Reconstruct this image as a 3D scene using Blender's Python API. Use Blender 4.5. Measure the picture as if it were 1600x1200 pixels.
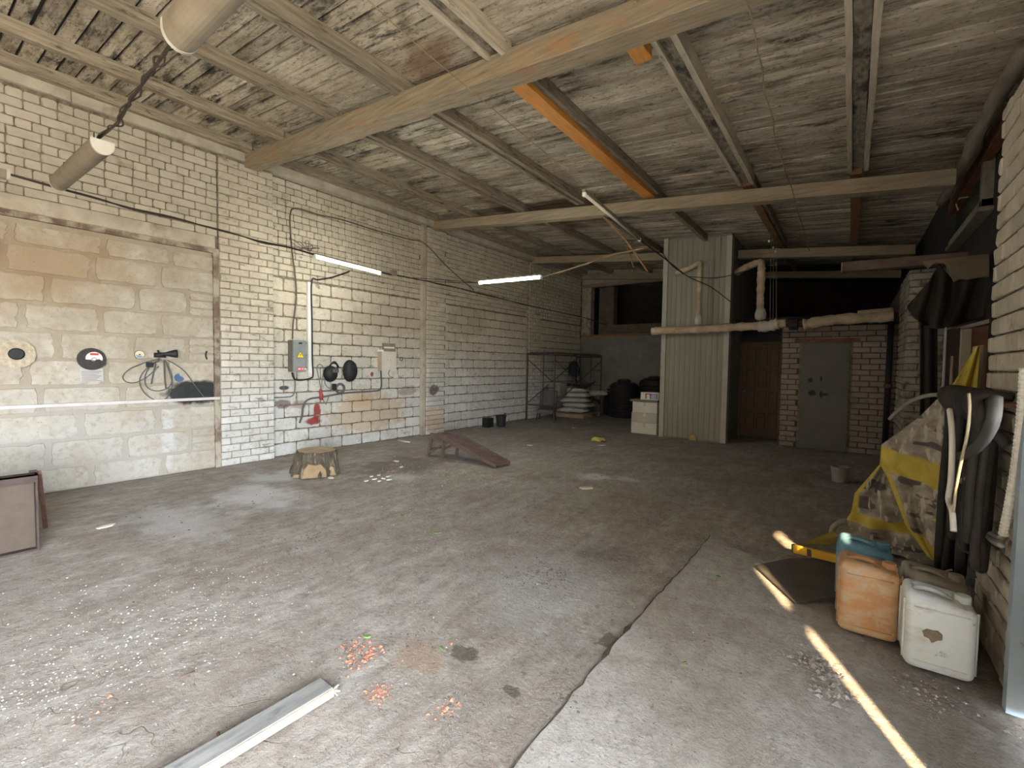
import bpy, bmesh, math, random
from mathutils import Vector, Matrix, noise
random.seed(11)
for o in list(bpy.data.objects): bpy.data.objects.remove(o)
S = bpy.context.scene; COL = S.collection
RAD = math.radians

# ---------------------------------------------------------------- camera
FPX = 710.0; YAW, PITCH, ROLL = RAD(36.62), RAD(2.452), RAD(0.857)
CAM = Vector((0, 0, 1.5))
cw = Vector((-math.sin(YAW)*math.cos(PITCH), math.cos(YAW)*math.cos(PITCH), -math.sin(PITCH)))
cr0 = Vector((math.cos(YAW), math.sin(YAW), 0)); cu0 = cr0.cross(cw)
CR = cr0*math.cos(ROLL)+cu0*math.sin(ROLL); CU = -cr0*math.sin(ROLL)+cu0*math.cos(ROLL); CW = cw
cd = bpy.data.cameras.new('camera'); cam = bpy.data.objects.new('camera', cd); COL.objects.link(cam)
cam.matrix_world = Matrix(((CR.x, CU.x, -CW.x, 0), (CR.y, CU.y, -CW.y, 0), (CR.z, CU.z, -CW.z, 1.5), (0, 0, 0, 1)))
cd.sensor_width = 36; cd.lens = FPX/1600*36; cd.clip_start = .05; cd.clip_end = 300
S.camera = cam
def at(px, py, axis, val):
    """photo pixel -> point on the plane axis = val"""
    d = CR*((px-800)/FPX) - CU*((py-600)/FPX) + CW
    return CAM + d*((val-CAM[axis])/d[axis])

# ---------------------------------------------------------------- light
S.view_settings.view_transform = 'Standard'; S.view_settings.look = 'None'
S.view_settings.gamma = 1; S.view_settings.use_curve_mapping = False
S.view_settings.exposure = 3.9
wd = bpy.data.worlds.new('sky'); S.world = wd; wd.use_nodes = True
bg = wd.node_tree.nodes['Background']; bg.inputs['Color'].default_value = (.80, .89, 1.0, 1); bg.inputs['Strength'].default_value = 4.5
sd = bpy.data.lights.new('sun', 'SUN'); sd.energy = 2.5; sd.angle = RAD(1.2); sd.color = (1.0, .71, .40)
so = bpy.data.objects.new('sun', sd); COL.objects.link(so); so.location = (6, -9, 9)
so.rotation_euler = Vector((-.391, .792, -.469)).to_track_quat('-Z', 'Y').to_euler()
# the open gate behind the camera lets the sky in: a portal, it gives no light of its own
GY0, GY1, GZ = .31, 2.9, 2.75
HY0, HY1 = -4.3, .17
for ga, gb in ((HY0, HY1),):
    pd = bpy.data.lights.new('gate_portal', 'AREA'); pd.shape = 'RECTANGLE'; pd.size = gb-ga; pd.size_y = GZ; pd.cycles.is_portal = True
    po = bpy.data.objects.new('gate_portal', pd); COL.objects.link(po); po.location = (1.0, (ga+gb)/2, GZ/2)
    po.rotation_euler = Matrix(((0, 0, 1), (1, 0, 0), (0, 1, 0))).to_euler()          # emits along local -z = world -x

# ---------------------------------------------------------------- materials
MATS = {}
class NB:
    def __init__(s, name):
        s.m = bpy.data.materials.new(name); s.m.use_nodes = True; s.t = s.m.node_tree; s.n = s.t.nodes; s.l = s.t.links
        s.b = s.n['Principled BSDF']; s.pos = s.n.new('ShaderNodeNewGeometry').outputs['Position']
    def map(s, sc=(1, 1, 1), src=None):
        k = s.n.new('ShaderNodeMapping'); k.inputs['Scale'].default_value = sc; s.l.new(src or s.pos, k.inputs['Vector']); return k.outputs[0]
    def noise(s, scale, detail=5, sc=(1, 1, 1), rough=.6, dist=0):
        k = s.n.new('ShaderNodeTexNoise'); k.inputs['Scale'].default_value = scale; k.inputs['Detail'].default_value = detail
        k.inputs['Roughness'].default_value = rough; k.inputs['Distortion'].default_value = dist; s.l.new(s.map(sc), k.inputs['Vector']); return k.outputs['Fac']
    def ramp(s, fac, stops):
        k = s.n.new('ShaderNodeValToRGB'); e = k.color_ramp.elements
        while len(e) < len(stops): e.new(.5)
        for i, (p, c) in enumerate(stops):
            e[i].position = p; e[i].color = (c[0], c[1], c[2], 1) if hasattr(c, '__len__') else (c, c, c, 1)
        s.l.new(fac, k.inputs[0]); return k.outputs[0]
    def mix(s, fac, a, b, mode='MIX'):
        k = s.n.new('ShaderNodeMix'); k.data_type = 'RGBA'; k.blend_type = mode
        for sock, v in ((k.inputs[0], fac), (k.inputs[6], a), (k.inputs[7], b)):
            if hasattr(v, 'is_linked'): s.l.new(v, sock)
            elif hasattr(v, '__len__'): sock.default_value = (v[0], v[1], v[2], 1)
            else: sock.default_value = v
        return k.outputs[2]
    def math(s, op, a, b=0, c=0):
        k = s.n.new('ShaderNodeMath'); k.operation = op
        for i, v in enumerate((a, b, c)):
            if hasattr(v, 'is_linked'): s.l.new(v, k.inputs[i])
            else: k.inputs[i].default_value = v
        return k.outputs[0]
    def blob(s, c, r, wob=.8, soft=.5, nscale=9):
        """mask: 1 inside an irregular patch centred on world point c with radii r"""
        k = s.n.new('ShaderNodeVectorMath'); k.operation = 'SUBTRACT'; s.l.new(s.pos, k.inputs[0]); k.inputs[1].default_value = c
        d = s.n.new('ShaderNodeVectorMath'); d.operation = 'DIVIDE'; s.l.new(k.outputs[0], d.inputs[0]); d.inputs[1].default_value = r
        g = s.n.new('ShaderNodeVectorMath'); g.operation = 'LENGTH'; s.l.new(d.outputs[0], g.inputs[0])
        v = s.math('ADD', g.outputs['Value'], s.math('MULTIPLY', s.math('SUBTRACT', s.noise(nscale, 4), .5), wob*2))
        k = s.n.new('ShaderNodeMapRange'); k.interpolation_type = 'SMOOTHSTEP'; s.l.new(v, k.inputs[0])
        k.inputs[1].default_value = 1.0; k.inputs[2].default_value = 1.0-soft; k.inputs[3].default_value = 0; k.inputs[4].default_value = 1
        return k.outputs[0]
    def bump(s, h, strength=.4, dist=.01):
        k = s.n.new('ShaderNodeBump'); k.inputs['Strength'].default_value = strength; k.inputs['Distance'].default_value = dist
        s.l.new(h, k.inputs['Height']); s.l.new(k.outputs[0], s.b.inputs['Normal'])
    def out(s, col, rough=.85, metal=0, spec=.3):
        if hasattr(col, 'is_linked'): s.l.new(col, s.b.inputs['Base Color'])
        else: s.b.inputs['Base Color'].default_value = (*col, 1)
        if hasattr(rough, 'is_linked'): s.l.new(rough, s.b.inputs['Roughness'])
        else: s.b.inputs['Roughness'].default_value = rough
        s.b.inputs['Metallic'].default_value = metal; s.b.inputs['Specular IOR Level'].default_value = spec
        return s.m
def mat(name, c, c2=None, scale=8, rough=.8, bump=.25, sc=(1, 1, 1), stain=None, metal=0, spec=.3, rnd=.0, dist=.006, bscale=None):
    """colour c mottled to c2; stain = (colour, noise scale, low, high, stretch)"""
    if name in MATS: return MATS[name]
    b = NB(name); c2 = c2 or tuple(x*.7 for x in c)
    col = b.ramp(b.noise(scale, 6, sc), [(.32, c2), (.66, c)])
    if stain:
        for st in (stain if isinstance(stain, list) else [stain]):
            col = b.mix(b.ramp(b.noise(st[1], 7, st[4] if len(st) > 4 else sc, .68), [(st[2], 0), (st[3], 1)]), col, st[0])
    if rnd:
        oi = b.n.new('ShaderNodeObjectInfo')
        col = b.mix(1.0, col, b.ramp(oi.outputs['Random'], [(0, 1-rnd), (1, 1+rnd*.3)]), 'MULTIPLY')
    if bump: b.bump(b.noise(bscale or scale*5, 5, sc, .7), bump, dist)
    MATS[name] = b.out(col, rough, metal, spec); return MATS[name]
def emit(name, c, s):
    m = bpy.data.materials.new(name); m.use_nodes = True; b = m.node_tree.nodes['Principled BSDF']
    b.inputs['Base Color'].default_value = (.8, .8, .8, 1); b.inputs['Emission Color'].default_value = (*c, 1); b.inputs['Emission Strength'].default_value = s
    return m

M_brick = mat('painted_brick', (.49, .44, .35), (.41, .36, .28), 5, .9, .5, stain=[((.33, .26, .18), 7, .60, .72), ((.20, .15, .11), 22, .66, .74)], rnd=.12, bscale=55)
M_brickw = mat('whitewashed_brick', (.72, .69, .60), (.58, .54, .45), 5, .9, .5, stain=[((.30, .25, .20), 8, .62, .75), ((.17, .14, .12), 24, .66, .75)], rnd=.12, bscale=55)
M_brickdirty = mat('sooty_brick', (.46, .41, .33), (.34, .29, .23), 5, .9, .5, stain=[((.10, .08, .06), 6, .52, .68)], rnd=.2, bscale=55)
M_mortar = mat('dark_mortar', (.27, .215, .155), (.10, .075, .05), 18, .95, .6)
M_mortarw = mat('limewashed_mortar', (.34, .29, .22), (.13, .10, .08), 14, .95, .6)
M_conc = mat('old_concrete', (.47, .42, .33), (.34, .29, .22), 4, .95, .5, stain=((.22, .18, .13), 3, .56, .72))
M_plaster = mat('grey_plaster', (.24, .235, .20), (.17, .165, .14), 2.5, .95, .2, stain=((.14, .13, .11), 2, .55, .75))
M_wood = mat('weathered_timber', (.42, .34, .23), (.24, .18, .12), 3, .85, .5, sc=(1, 12, 12), stain=((.10, .07, .05), 4, .58, .74, (.6, 5, 5)), rnd=.2)
M_woody = mat('weathered_rafter', (.38, .315, .225), (.20, .16, .11), 3, .85, .5, sc=(12, 1, 12), stain=((.09, .07, .055), 5, .54, .68, (5, 1, 5)), rnd=.25)
M_orange = mat('fresh_orange_timber', (.72, .32, .075), (.56, .23, .05), 4, .7, .25, sc=(12, 1, 12), stain=((.34, .13, .03), 16, .66, .74))
M_brownw = mat('brown_timber', (.30, .16, .075), (.20, .10, .05), 4, .8, .35, sc=(12, 1, 12))
M_rust = mat('rusty_steel', (.17, .085, .06), (.09, .05, .04), 9, .8, .4, stain=((.26, .12, .05), 6, .55, .7))
M_dark = mat('near_black_wall', (.05, .045, .04), (.03, .027, .025), 3, .95, .3)  # near-black surface of recess, loft, passage and roof backing
M_black = mat('black_rubber', (.022, .02, .02), (.012, .012, .012), 10, .55, .1)
M_cable = mat('brown_black_cable', (.045, .03, .022), (.03, .02, .015), 20, .6, .1)
M_white = mat('dirty_white_plastic', (.74, .72, .66), (.60, .57, .50), 4, .5, .08)

# ---------------------------------------------------------------- mesh helpers
class MB:
    def __init__(s): s.v = []; s.f = []; s.mi = []; s.cur = 0; s.smooth = False
    def add(s, vs, fs):
        o = len(s.v); s.v += [tuple(v) for v in vs]
        for f in fs: s.f.append(tuple(i+o for i in f)); s.mi.append(s.cur)
        return s
    def box(s, a, b, T=None):
        (x0, y0, z0), (x1, y1, z1) = a, b
        vs = [Vector(p) for p in ((x0, y0, z0), (x1, y0, z0), (x1, y1, z0), (x0, y1, z0), (x0, y0, z1), (x1, y0, z1), (x1, y1, z1), (x0, y1, z1))]
        if T: vs = [T @ v for v in vs]
        return s.add(vs, [(0, 3, 2, 1), (4, 5, 6, 7), (0, 1, 5, 4), (1, 2, 6, 5), (2, 3, 7, 6), (3, 0, 4, 7)])
    def bar(s, p, q, w, h, up=(0, 0, 1)):
        """rectangular bar from p to q, w sideways, h along up"""
        p, q = Vector(p), Vector(q); d = (q-p); L = d.length; d.normalize(); u = Vector(up)
        x = d.cross(u)
        if x.length < 1e-4: x = d.cross(Vector((1, 0, 0)))
        x.normalize(); u = x.cross(d)
        T = Matrix(((d.x, x.x, u.x, p.x), (d.y, x.y, u.y, p.y), (d.z, x.z, u.z, p.z), (0, 0, 0, 1)))
        # right handed: flip sideways axis
        T = Matrix(((d.x, -x.x, u.x, p.x), (d.y, -x.y, u.y, p.y), (d.z, -x.z, u.z, p.z), (0, 0, 0, 1)))
        return s.box((0, -w/2, -h/2), (L, w/2, h/2), T)
    def tube(s, pts, r, n=6, smooth=0, cap=True, close=False):
        P = [Vector(p) for p in pts]
        if smooth: P = spline(P, smooth, close)
        rr = r if hasattr(r, '__len__') else [r]*len(P)
        if hasattr(r, '__len__') and len(r) != len(P):
            rr = [r[min(len(r)-1, int(i*(len(r)-1)/(len(P)-1)+.5))] for i in range(len(P))]
        m = len(P); vs = []; ref = None
        for i, p in enumerate(P):
            t = (P[(i+1) % m]-P[i-1]) if close else (P[min(i+1, m-1)]-P[max(i-1, 0)])
            if t.length < 1e-9: t = Vector((0, 0, 1))
            t.normalize()
            if ref is None: ref = t.orthogonal()
            a = ref-t*ref.dot(t)
            if a.length < 1e-6: a = t.orthogonal()
            a.normalize(); ref = a; b = t.cross(a)
            for k in range(n):
                q = 2*math.pi*k/n; vs.append(p+(a*math.cos(q)+b*math.sin(q))*rr[i])
        fs = [(i*n+k, i*n+(k+1) % n, ((i+1) % m)*n+(k+1) % n, ((i+1) % m)*n+k) for i in range(m if close else m-1) for k in range(n)]
        if cap and not close: fs += [tuple(range(n-1, -1, -1)), tuple((m-1)*n+k for k in range(n))]
        s.smooth = True
        return s.add(vs, fs)
    def lathe(s, prof, n=20, T=None, cap=True):
        """profile [(radius, height)] turned about local z"""
        vs = [Vector((r*math.cos(2*math.pi*k/n), r*math.sin(2*math.pi*k/n), h)) for r, h in prof for k in range(n)]
        if T: vs = [T @ v for v in vs]
        m = len(prof); fs = [(i*n+k, i*n+(k+1) % n, (i+1)*n+(k+1) % n, (i+1)*n+k) for i in range(m-1) for k in range(n)]
        if cap: fs += [tuple(range(n-1, -1, -1)), tuple((m-1)*n+k for k in range(n))]
        return s.add(vs, fs)
    def prism(s, poly, depth, T):
        """polygon in local xy, extruded along local z from 0 to depth"""
        n = len(poly); vs = [T @ Vector((x, y, 0)) for x, y in poly]+[T @ Vector((x, y, depth)) for x, y in poly]
        return s.add(vs, [tuple(range(n-1, -1, -1)), tuple(range(n, 2*n))]+[(k, (k+1) % n, n+(k+1) % n, n+k) for k in range(n)])
    def grid(s, fn, nu, nv, thick=0):
        o = [fn(i/(nu-1), j/(nv-1)) for j in range(nv) for i in range(nu)]
        fs = [(j*nu+i, j*nu+i+1, (j+1)*nu+i+1, (j+1)*nu+i) for j in range(nv-1) for i in range(nu-1)]
        return s.add(o, fs)
    def mesh(s, name, mats, smooth=None):
        me = bpy.data.meshes.new(name); me.from_pydata(s.v, [], s.f)
        for m in (mats if isinstance(mats, (list, tuple)) else [mats]): me.materials.append(m)
        if isinstance(mats, (list, tuple)): me.polygons.foreach_set('material_index', s.mi)
        if smooth if smooth is not None else s.smooth:
            me.polygons.foreach_set('use_smooth', [True]*len(me.polygons))
        me.update(); return me
    def build(s, name, mats, parent=None, smooth=None, bevel=0, seg=2, solid=0, fix=False):
        me = s.mesh(name, mats, smooth)
        if bevel or fix:
            bm = bmesh.new(); bm.from_mesh(me)
            bmesh.ops.recalc_face_normals(bm, faces=bm.faces)
            if bevel: bmesh.ops.bevel(bm, geom=list(bm.edges), offset=bevel, segments=seg, affect='EDGES', profile=.5, clamp_overlap=True)
            bm.to_mesh(me); bm.free()
        o = bpy.data.objects.new(name, me); COL.objects.link(o)
        if solid:
            md = o.modifiers.new('thickness', 'SOLIDIFY'); md.thickness = solid; md.offset = 0
        if parent:
            o.parent = parent
            o.matrix_parent_inverse = Matrix.Translation(parent.location).inverted() if parent.type == 'EMPTY' else Matrix.Identity(4)
        return o
def spline(P, k, close=False):
    out = []; m = len(P)
    for i in range(m if close else m-1):
        a, b, c, d = (P[(i-1) % m], P[i], P[(i+1) % m], P[(i+2) % m]) if close else (P[max(i-1, 0)], P[i], P[i+1], P[min(i+2, m-1)])
        for j in range(k):
            t = j/k; out.append(.5*((2*b)+(c-a)*t+(2*a-5*b+4*c-d)*t*t+(3*b-a-3*c+d)*t**3))
    if not close: out.append(P[-1])
    return out
def tag(o, label, cat, group=None, kind=None):
    o['label'] = label; o['category'] = cat
    if group: o['group'] = group
    if kind: o['kind'] = kind
    return o
def thing(name, label, cat, loc=(0, 0, 0), group=None):
    o = bpy.data.objects.new(name, None); COL.objects.link(o); o.location = loc; o.empty_display_size = .1
    return tag(o, label, cat, group)
def struct(o, label, cat='wall'):
    o['kind'] = 'structure'; o['label'] = label; o['category'] = cat; return o
def inst(name, me, parent, loc, rot=(0, 0, 0), scale=(1, 1, 1)):
    o = bpy.data.objects.new(name, me); COL.objects.link(o); o.location = loc; o.rotation_euler = rot; o.scale = scale
    o.parent = parent
    if parent.type == 'EMPTY': o.matrix_parent_inverse = Matrix.Translation(parent.location).inverted()
    return o
def T_(loc, rz=0, rx=0, ry=0): return Matrix.Translation(loc) @ Matrix.Rotation(rz, 4, 'Z') @ Matrix.Rotation(ry, 4, 'Y') @ Matrix.Rotation(rx, 4, 'X')

def brick_mesh(L, H, D, m, cut=.012, seed=0, name='brick'):
    """one worn brick: cut corners, uneven face; local x length, y outward, z height"""
    r = random.Random(seed); b = MB(); a, h = L/2, H/2
    def c(): return cut*r.uniform(.15, 1.0)
    out = []
    for sx, sz in ((-1, -1), (1, -1), (1, 1), (-1, 1)):
        p1 = (sx*(a-c()), sz*h); p2 = (sx*a, sz*(h-c()))
        out += [p2, p1] if sx*sz > 0 else [p1, p2]
    # order: walk round the outline
    out.sort(key=lambda p: math.atan2(p[1]/h, p[0]/a))
    n = len(out); jit = lambda: r.uniform(-.0025, .0025)
    vs = [(x, 0, z) for x, z in out]+[(x+jit(), D*.72, z+jit()) for x, z in out]
    vs += [(x-math.copysign(.008, x), D+r.uniform(-.004, .002), z-math.copysign(.007, z)) for x, z in out]
    fs = [(k, n+k, n+(k+1) % n, (k+1) % n) for k in range(n)]+[(n+k, 2*n+k, 2*n+(k+1) % n, n+(k+1) % n) for k in range(n)]
    fs.append(tuple(2*n+k for k in range(n-1, -1, -1)))
    b.add(vs, fs); return b.mesh(name, m)
ROT = {'L': RAD(-90), 'R': RAD(90), 'B': RAD(180)}   # wall facing +x, -x, -y
def field(parent, side, plane, u0, u1, z0, z1, m, L=.26, H=.1, joint=.013, D=.028, cut=.013, name='brick', holes=(), headers=.0, seed=3, nvar=5, rough=None):
    """running-bond field of separate bricks on a wall plane"""
    r = random.Random(seed)
    var = [rough(L-joint, H-joint, D, m, seed*31+i) if rough else brick_mesh(L-joint, H-joint, D, m, cut, seed*31+i, name) for i in range(nvar)]
    hv = [brick_mesh(L/2-joint, H-joint, D, m, cut, seed*31+90+i, name) for i in range(3)]
    n = 0; row = 0; z = z0
    while z < z1-H*.45:
        hh = min(H, z1-z); u = u0-(L/2 if row % 2 else 0)+r.uniform(-.01, .01)-(L*.25 if headers and row % 5 == 2 else 0)
        hdr = headers and r.random() < headers
        while u < u1-.02:
            l = L/2 if (hdr or r.random() < headers*.25) else L
            a, b = max(u, u0), min(u+l, u1)
            if b-a > .045:
                cx, cz = (a+b)/2, z+hh/2
                if not any(h[0]-.02 < cx < h[1]+.02 and h[2]-.02 < cz < h[3]+.02 for h in holes):
                    full = abs((b-a)-l) < .005; w = b-a
                    src = hv if (w < L*.62) else var; base = L/2 if src is hv else L
                    me = r.choice(src); dd = r.uniform(-.006, .003)
                    loc = {'L': (plane+dd, cx, cz), 'R': (plane-dd, cx, cz), 'B': (cx, plane-dd, cz)}[side]
                    o = inst(name, me, parent, loc, (r.uniform(-.01, .01), r.uniform(-.012, .012), ROT[side]+r.uniform(-.008, .008)), ((w-joint)/(base-joint), 1, (hh-joint)/(H-joint)))
                    n += 1
            u += l
        z += H; row += 1
    return n
# ================================================================ STRUCTURE
XL, XR = -7.15, .64                     # left wall, right wall (inner faces)
YF, YB = -4.6, 13.4                     # front wall behind the camera, back wall
def zc(x): return 4.60-.09*(x+7.15)     # underside of the roof boards
# ---- floor
b = NB('dirty_concrete_floor')
col = b.ramp(b.noise(1.1, 8, (1, 1, 1), .65), [(.30, (.27, .222, .18)), (.5, (.385, .342, .295)), (.70, (.48, .44, .40))])
col = b.mix(b.ramp(b.noise(9, 8, (1, .6, 1), .75), [(.38, 0), (.62, .65)]), col, (.205, .168, .138))
col = b.mix(b.ramp(b.noise(22, 8, (1, .7, 1), .75), [(.52, 0), (.66, .6)]), col, (.15, .12, .098))
col = b.mix(b.ramp(b.noise(3.2, 8, (2.6, .35, 1), .7), [(.46, 0), (.70, .38)]), col, (.21, .175, .148))
col = b.mix(b.ramp(b.noise(2.4, 8, (2.0, .7, 1), .7), [(.52, 0), (.72, .45)]), col, (.56, .53, .49))
col = b.mix(b.ramp(b.noise(45, 5), [(.60, 0), (.74, .55)]), col, (.47, .44, .40))
col = b.mix(b.ramp(b.noise(60, 4), [(.64, 0), (.70, .7)]), col, (.07, .055, .045))
for c, r, cc, s in (((-5.2, 2.35, 0), (.9, .55, 1), (.60, .60, .60), .75), ((-5.9, 3.0, 0), (.5, .7, 1), (.56, .56, .55), .7), ((-5.0, 1.5, 0), (.9, .45, 1), (.52, .52, .50), .6),
                    ((-2.75, 5.6, 0), (.35, .28, 1), (.62, .62, .60), .8), ((-2.3, 5.75, 0), (.30, .18, 1), (.58, .58, .56), .7), ((-4.7, 3.9, 0), (.38, .28, 1), (.52, .51, .48), .7),
                    ((-1.6, 2.6, 0), (.7, .8, 1), (.42, .42, .41), .45), ((-5.3, 4.3, 0), (.8, 1.1, 1), (.11, .085, .065), .6),
                    ((-1.5, 3.3, 0), (.35, .3, 1), (.12, .10, .085), .55),
                    ((-1.72, 1.55, 0), (.22, .16, 1), (.33, .20, .12), .5)):
    col = b.mix(b.math('MULTIPLY', b.blob(c, r, .9, .8, 3.5), s), col, cc)
for px, py, rx, ry in ((727, 1019, .085, .075), (955, 1001, .075, .085), (800, 1078, .045, .035)):
    c = at(px, py, 2, 0)
    col = b.mix(b.math('MULTIPLY', b.blob(c, (rx*1.1, ry*1.1, 1), .85, .3, 16), .72), col, (.085, .066, .048))
# crack lines
ck = b.noise(1.3, 3, (1, 1, 1), .5, 1.2)
ckm = b.math('MULTIPLY', b.ramp(ck, [(.4965, 0), (.4995, .6), (.5025, 0)]), b.ramp(b.noise(.8, 2), [(.55, 0), (.62, 1)]))
col = b.mix(ckm, col, (.08, .065, .05))
h = b.math('ADD', b.math('ADD', b.noise(7, 8, (1, 1, 1), .75), b.math('MULTIPLY', b.noise(34, 6, (1, 1, 1), .7), .55)), b.math('MULTIPLY', ckm, -.3))
b.bump(h, 1.0, .03)
M_floor = b.out(col, .93, 0, .2)
def fz(x, y): return -.006+.006*noise.noise(Vector((x*1.6, y*1.6, 1)))
m = MB(); nx, ny = 120, 230
X0, X1, Y0, Y1 = -7.6, 1.3, -4.8, 16.6
m.grid(lambda u, v: (X0+(X1-X0)*u, Y0+(Y1-Y0)*v, fz(X0+(X1-X0)*u, Y0+(Y1-Y0)*v)), nx, ny)
floor = struct(m.build('floor', M_floor, smooth=True), 'dirty cracked grey concrete floor scattered with dust and crumbs', 'floor')
# repaired slab by the gate, a little proud of the old floor, with its broken joint
rj = random.Random(17); L_ = []
for k in range(70):
    yy = 4.28-(4.28+.6)*k/69; xx = -.955+.010*math.sin(yy*2.1)+rj.uniform(-.007, .007); wj = rj.uniform(.0015, .005)+(.012 if 1.95 < yy < 2.45 and rj.random() < .4 else 0); L_.append((xx-wj, xx+wj, yy))
m = MB(); edge = [(-.955, -1.5)]+[((q[0]+q[1])/2+.003, q[2]) for q in L_[::-1]]+[(-.7, 4.1), (-.45, 3.95), (-.2, 3.75), (.0, 3.35), (.2, 2.9), (.64, 2.6), (.64, -1.5)]
m.prism(edge, .016, T_((0, 0, -.014)))
b = NB('paler_concrete_slab')
col = b.ramp(b.noise(1.6, 8, (1, 1, 1), .65), [(.30, (.31, .27, .235)), (.5, (.41, .38, .345)), (.70, (.50, .475, .44))])
col = b.mix(b.ramp(b.noise(12, 8, (1, .6, 1), .75), [(.42, 0), (.66, .6)]), col, (.25, .213, .18))
col = b.mix(b.ramp(b.noise(24, 8, (1, 1, 1), .75), [(.54, 0), (.68, .55)]), col, (.17, .14, .118))
col = b.mix(b.ramp(b.noise(55, 4), [(.62, 0), (.70, .7)]), col, (.10, .08, .065))
col = b.mix(b.math('MULTIPLY', b.blob((.3, 3.3, 0), (.55, .5, 1), .8, .8, 4), .6), col, (.22, .17, .13))
b.bump(b.math('ADD', b.noise(7, 8, (1, 1, 1), .75), b.math('MULTIPLY', b.noise(34, 6, (1, 1, 1), .7), .5)), .9, .022)
M_slab = b.out(col, .93, 0, .2)
m.build('concrete_slab', M_slab, floor)
m = MB()
for k in range(69):
    a_, c_ = L_[k], L_[k+1]; m.add([(a_[0], a_[2], .0035), (a_[1], a_[2], .0035), (c_[1], c_[2], .0035), (c_[0], c_[2], .0035)], [(0, 3, 2, 1)])
m.build('dirt_filled_joint', mat('joint_dirt', (.10, .082, .066), (.05, .04, .033), 30, .95, .4), floor)

# ---- left wall, bay by bay
def wall_box(name, a, bb, m, label): return struct(MB().box(a, bb).build(name, m), label)
# bay with the blocked-up gateway
b = NB('aerated_block')
col = b.ramp(b.noise(2.6, 7, (1, 1, 1), .65), [(.3, (.32, .27, .20)), (.55, (.40, .355, .28)), (.75, (.48, .44, .37))])
col = b.mix(b.math('MULTIPLY', b.blob((-7.1, .9, 2.5), (.5, 1.1, .75), .9, .9, 2.5), .75), col, (.30, .20, .11))
col = b.mix(b.math('MULTIPLY', b.blob((-7.1, 1.4, .45), (.5, 2.2, .95), .9, .9, 3), .6), col, (.41, .40, .37))
col = b.mix(b.math('MULTIPLY', b.blob((-7.1, 2.05, .5), (.5, .1, .5), .7, .7, 5), .6), col, (.50, .50, .49))
col = b.mix(b.ramp(b.noise(14, 7, (1, 1, 1), .7), [(.48, 0), (.66, .6)]), col, (.29, .235, .165))
col = b.mix(b.ramp(b.noise(30, 5), [(.6, 0), (.72, .6)]), col, (.20, .155, .11))
soot = b.math('MULTIPLY', b.blob((-7.1, 2.39, 1.06), (.6, .42, .19), .3, .3, 10), .96)
col = b.mix(soot, col, (.02, .022, .024))
b.bump(b.noise(40, 6, (1, 1, 1), .7), .6, .012)
M_block = b.out(col, .95, 0, .2)
b = NB('smeared_mortar')
col = b.ramp(b.noise(3, 7, (1, 1, 1), .65), [(.3, (.27, .22, .155)), (.7, (.37, .32, .24))])
col = b.mix(b.math('MULTIPLY', b.blob((-7.1, .9, 2.4), (.5, 1.2, .8), .9, .9, 2.5), .7), col, (.24, .155, .085))
col = b.mix(b.math('MULTIPLY', b.blob((-7.1, 1.2, .45), (.5, 2.2, .95), .9, .9, 3), .75), col, (.36, .345, .31))
col = b.mix(b.math('MULTIPLY', b.blob((-7.1, 2.39, 1.06), (.6, .42, .19), .3, .3, 10), .96), col, (.02, .022, .024))
b.bump(b.noise(22, 6, (1, 1, 1), .7), .7, .02)
M_smear = b.out(col, .95, 0, .2)
w1 = wall_box('wall_left', (XL-.35, YF-.3, 0), (-7.10, 2.65, 4.62), M_smear, 'left wall beside the gate, a gateway blocked up with grey concrete blocks under a lintel')
MB().box((-7.10, YF, 2.98), (-7.085, 2.655, 4.36)).build('mortar_bed', M_mortar, w1)
def rough_block(L, H, D, m, seed, amp=.016, name='block'):
    """block with a ragged outline, its edges smeared with mortar"""
    r = random.Random(seed); b = MB(); a, h = L/2, H/2; out = []
    for k in range(9): out.append((-a+L*k/9, -h))
    for k in range(5): out.append((a, -h+H*k/5))
    for k in range(9): out.append((a-L*k/9, h))
    for k in range(5): out.append((-a, h-H*k/5))
    o1 = []
    for x, z in out:
        e = max(0, (abs(x)/a+abs(z)/h)-1.55)*.10
        o1.append((x*(1-e)-math.copysign(abs(r.gauss(0, amp)), x)*.8, z*(1-e)-math.copysign(abs(r.gauss(0, amp*.7)), z)))
    n = len(o1); vs = [(x, 0, z) for x, z in o1]+[(x*.985, D*.9, z*.975) for x, z in o1]+[(x*.93, D+r.uniform(-.003, .003), z*.88) for x, z in o1]+[(0, D+.002, 0)]
    fs = [(k, n+k, n+(k+1) % n, (k+1) % n) for k in range(n)]+[(n+k, 2*n+k, 2*n+(k+1) % n, n+(k+1) % n) for k in range(n)]+[(2*n+k, 3*n, 2*n+(k+1) % n) for k in range(n)]
    b.add(vs, fs); return b.mesh(name, m)
BV = [rough_block(.60, .285, .016, M_block, 500+i) for i in range(9)]
rr = random.Random(5)
def block(u0, u1, z0, z1):
    inst('block', rr.choice(BV), w1, (-7.103+rr.uniform(-.004, .004), (u0+u1)/2, (z0+z1)/2), (rr.uniform(-.012, .012), 0, ROT['L']), ((u1-u0-.03)/.60, 1, (z1-z0-.018)/.285))
rowz = [0, .27, .57, .88, 1.18, 1.48, 1.79, 2.09, 2.40, 2.70, 2.92]
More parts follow.
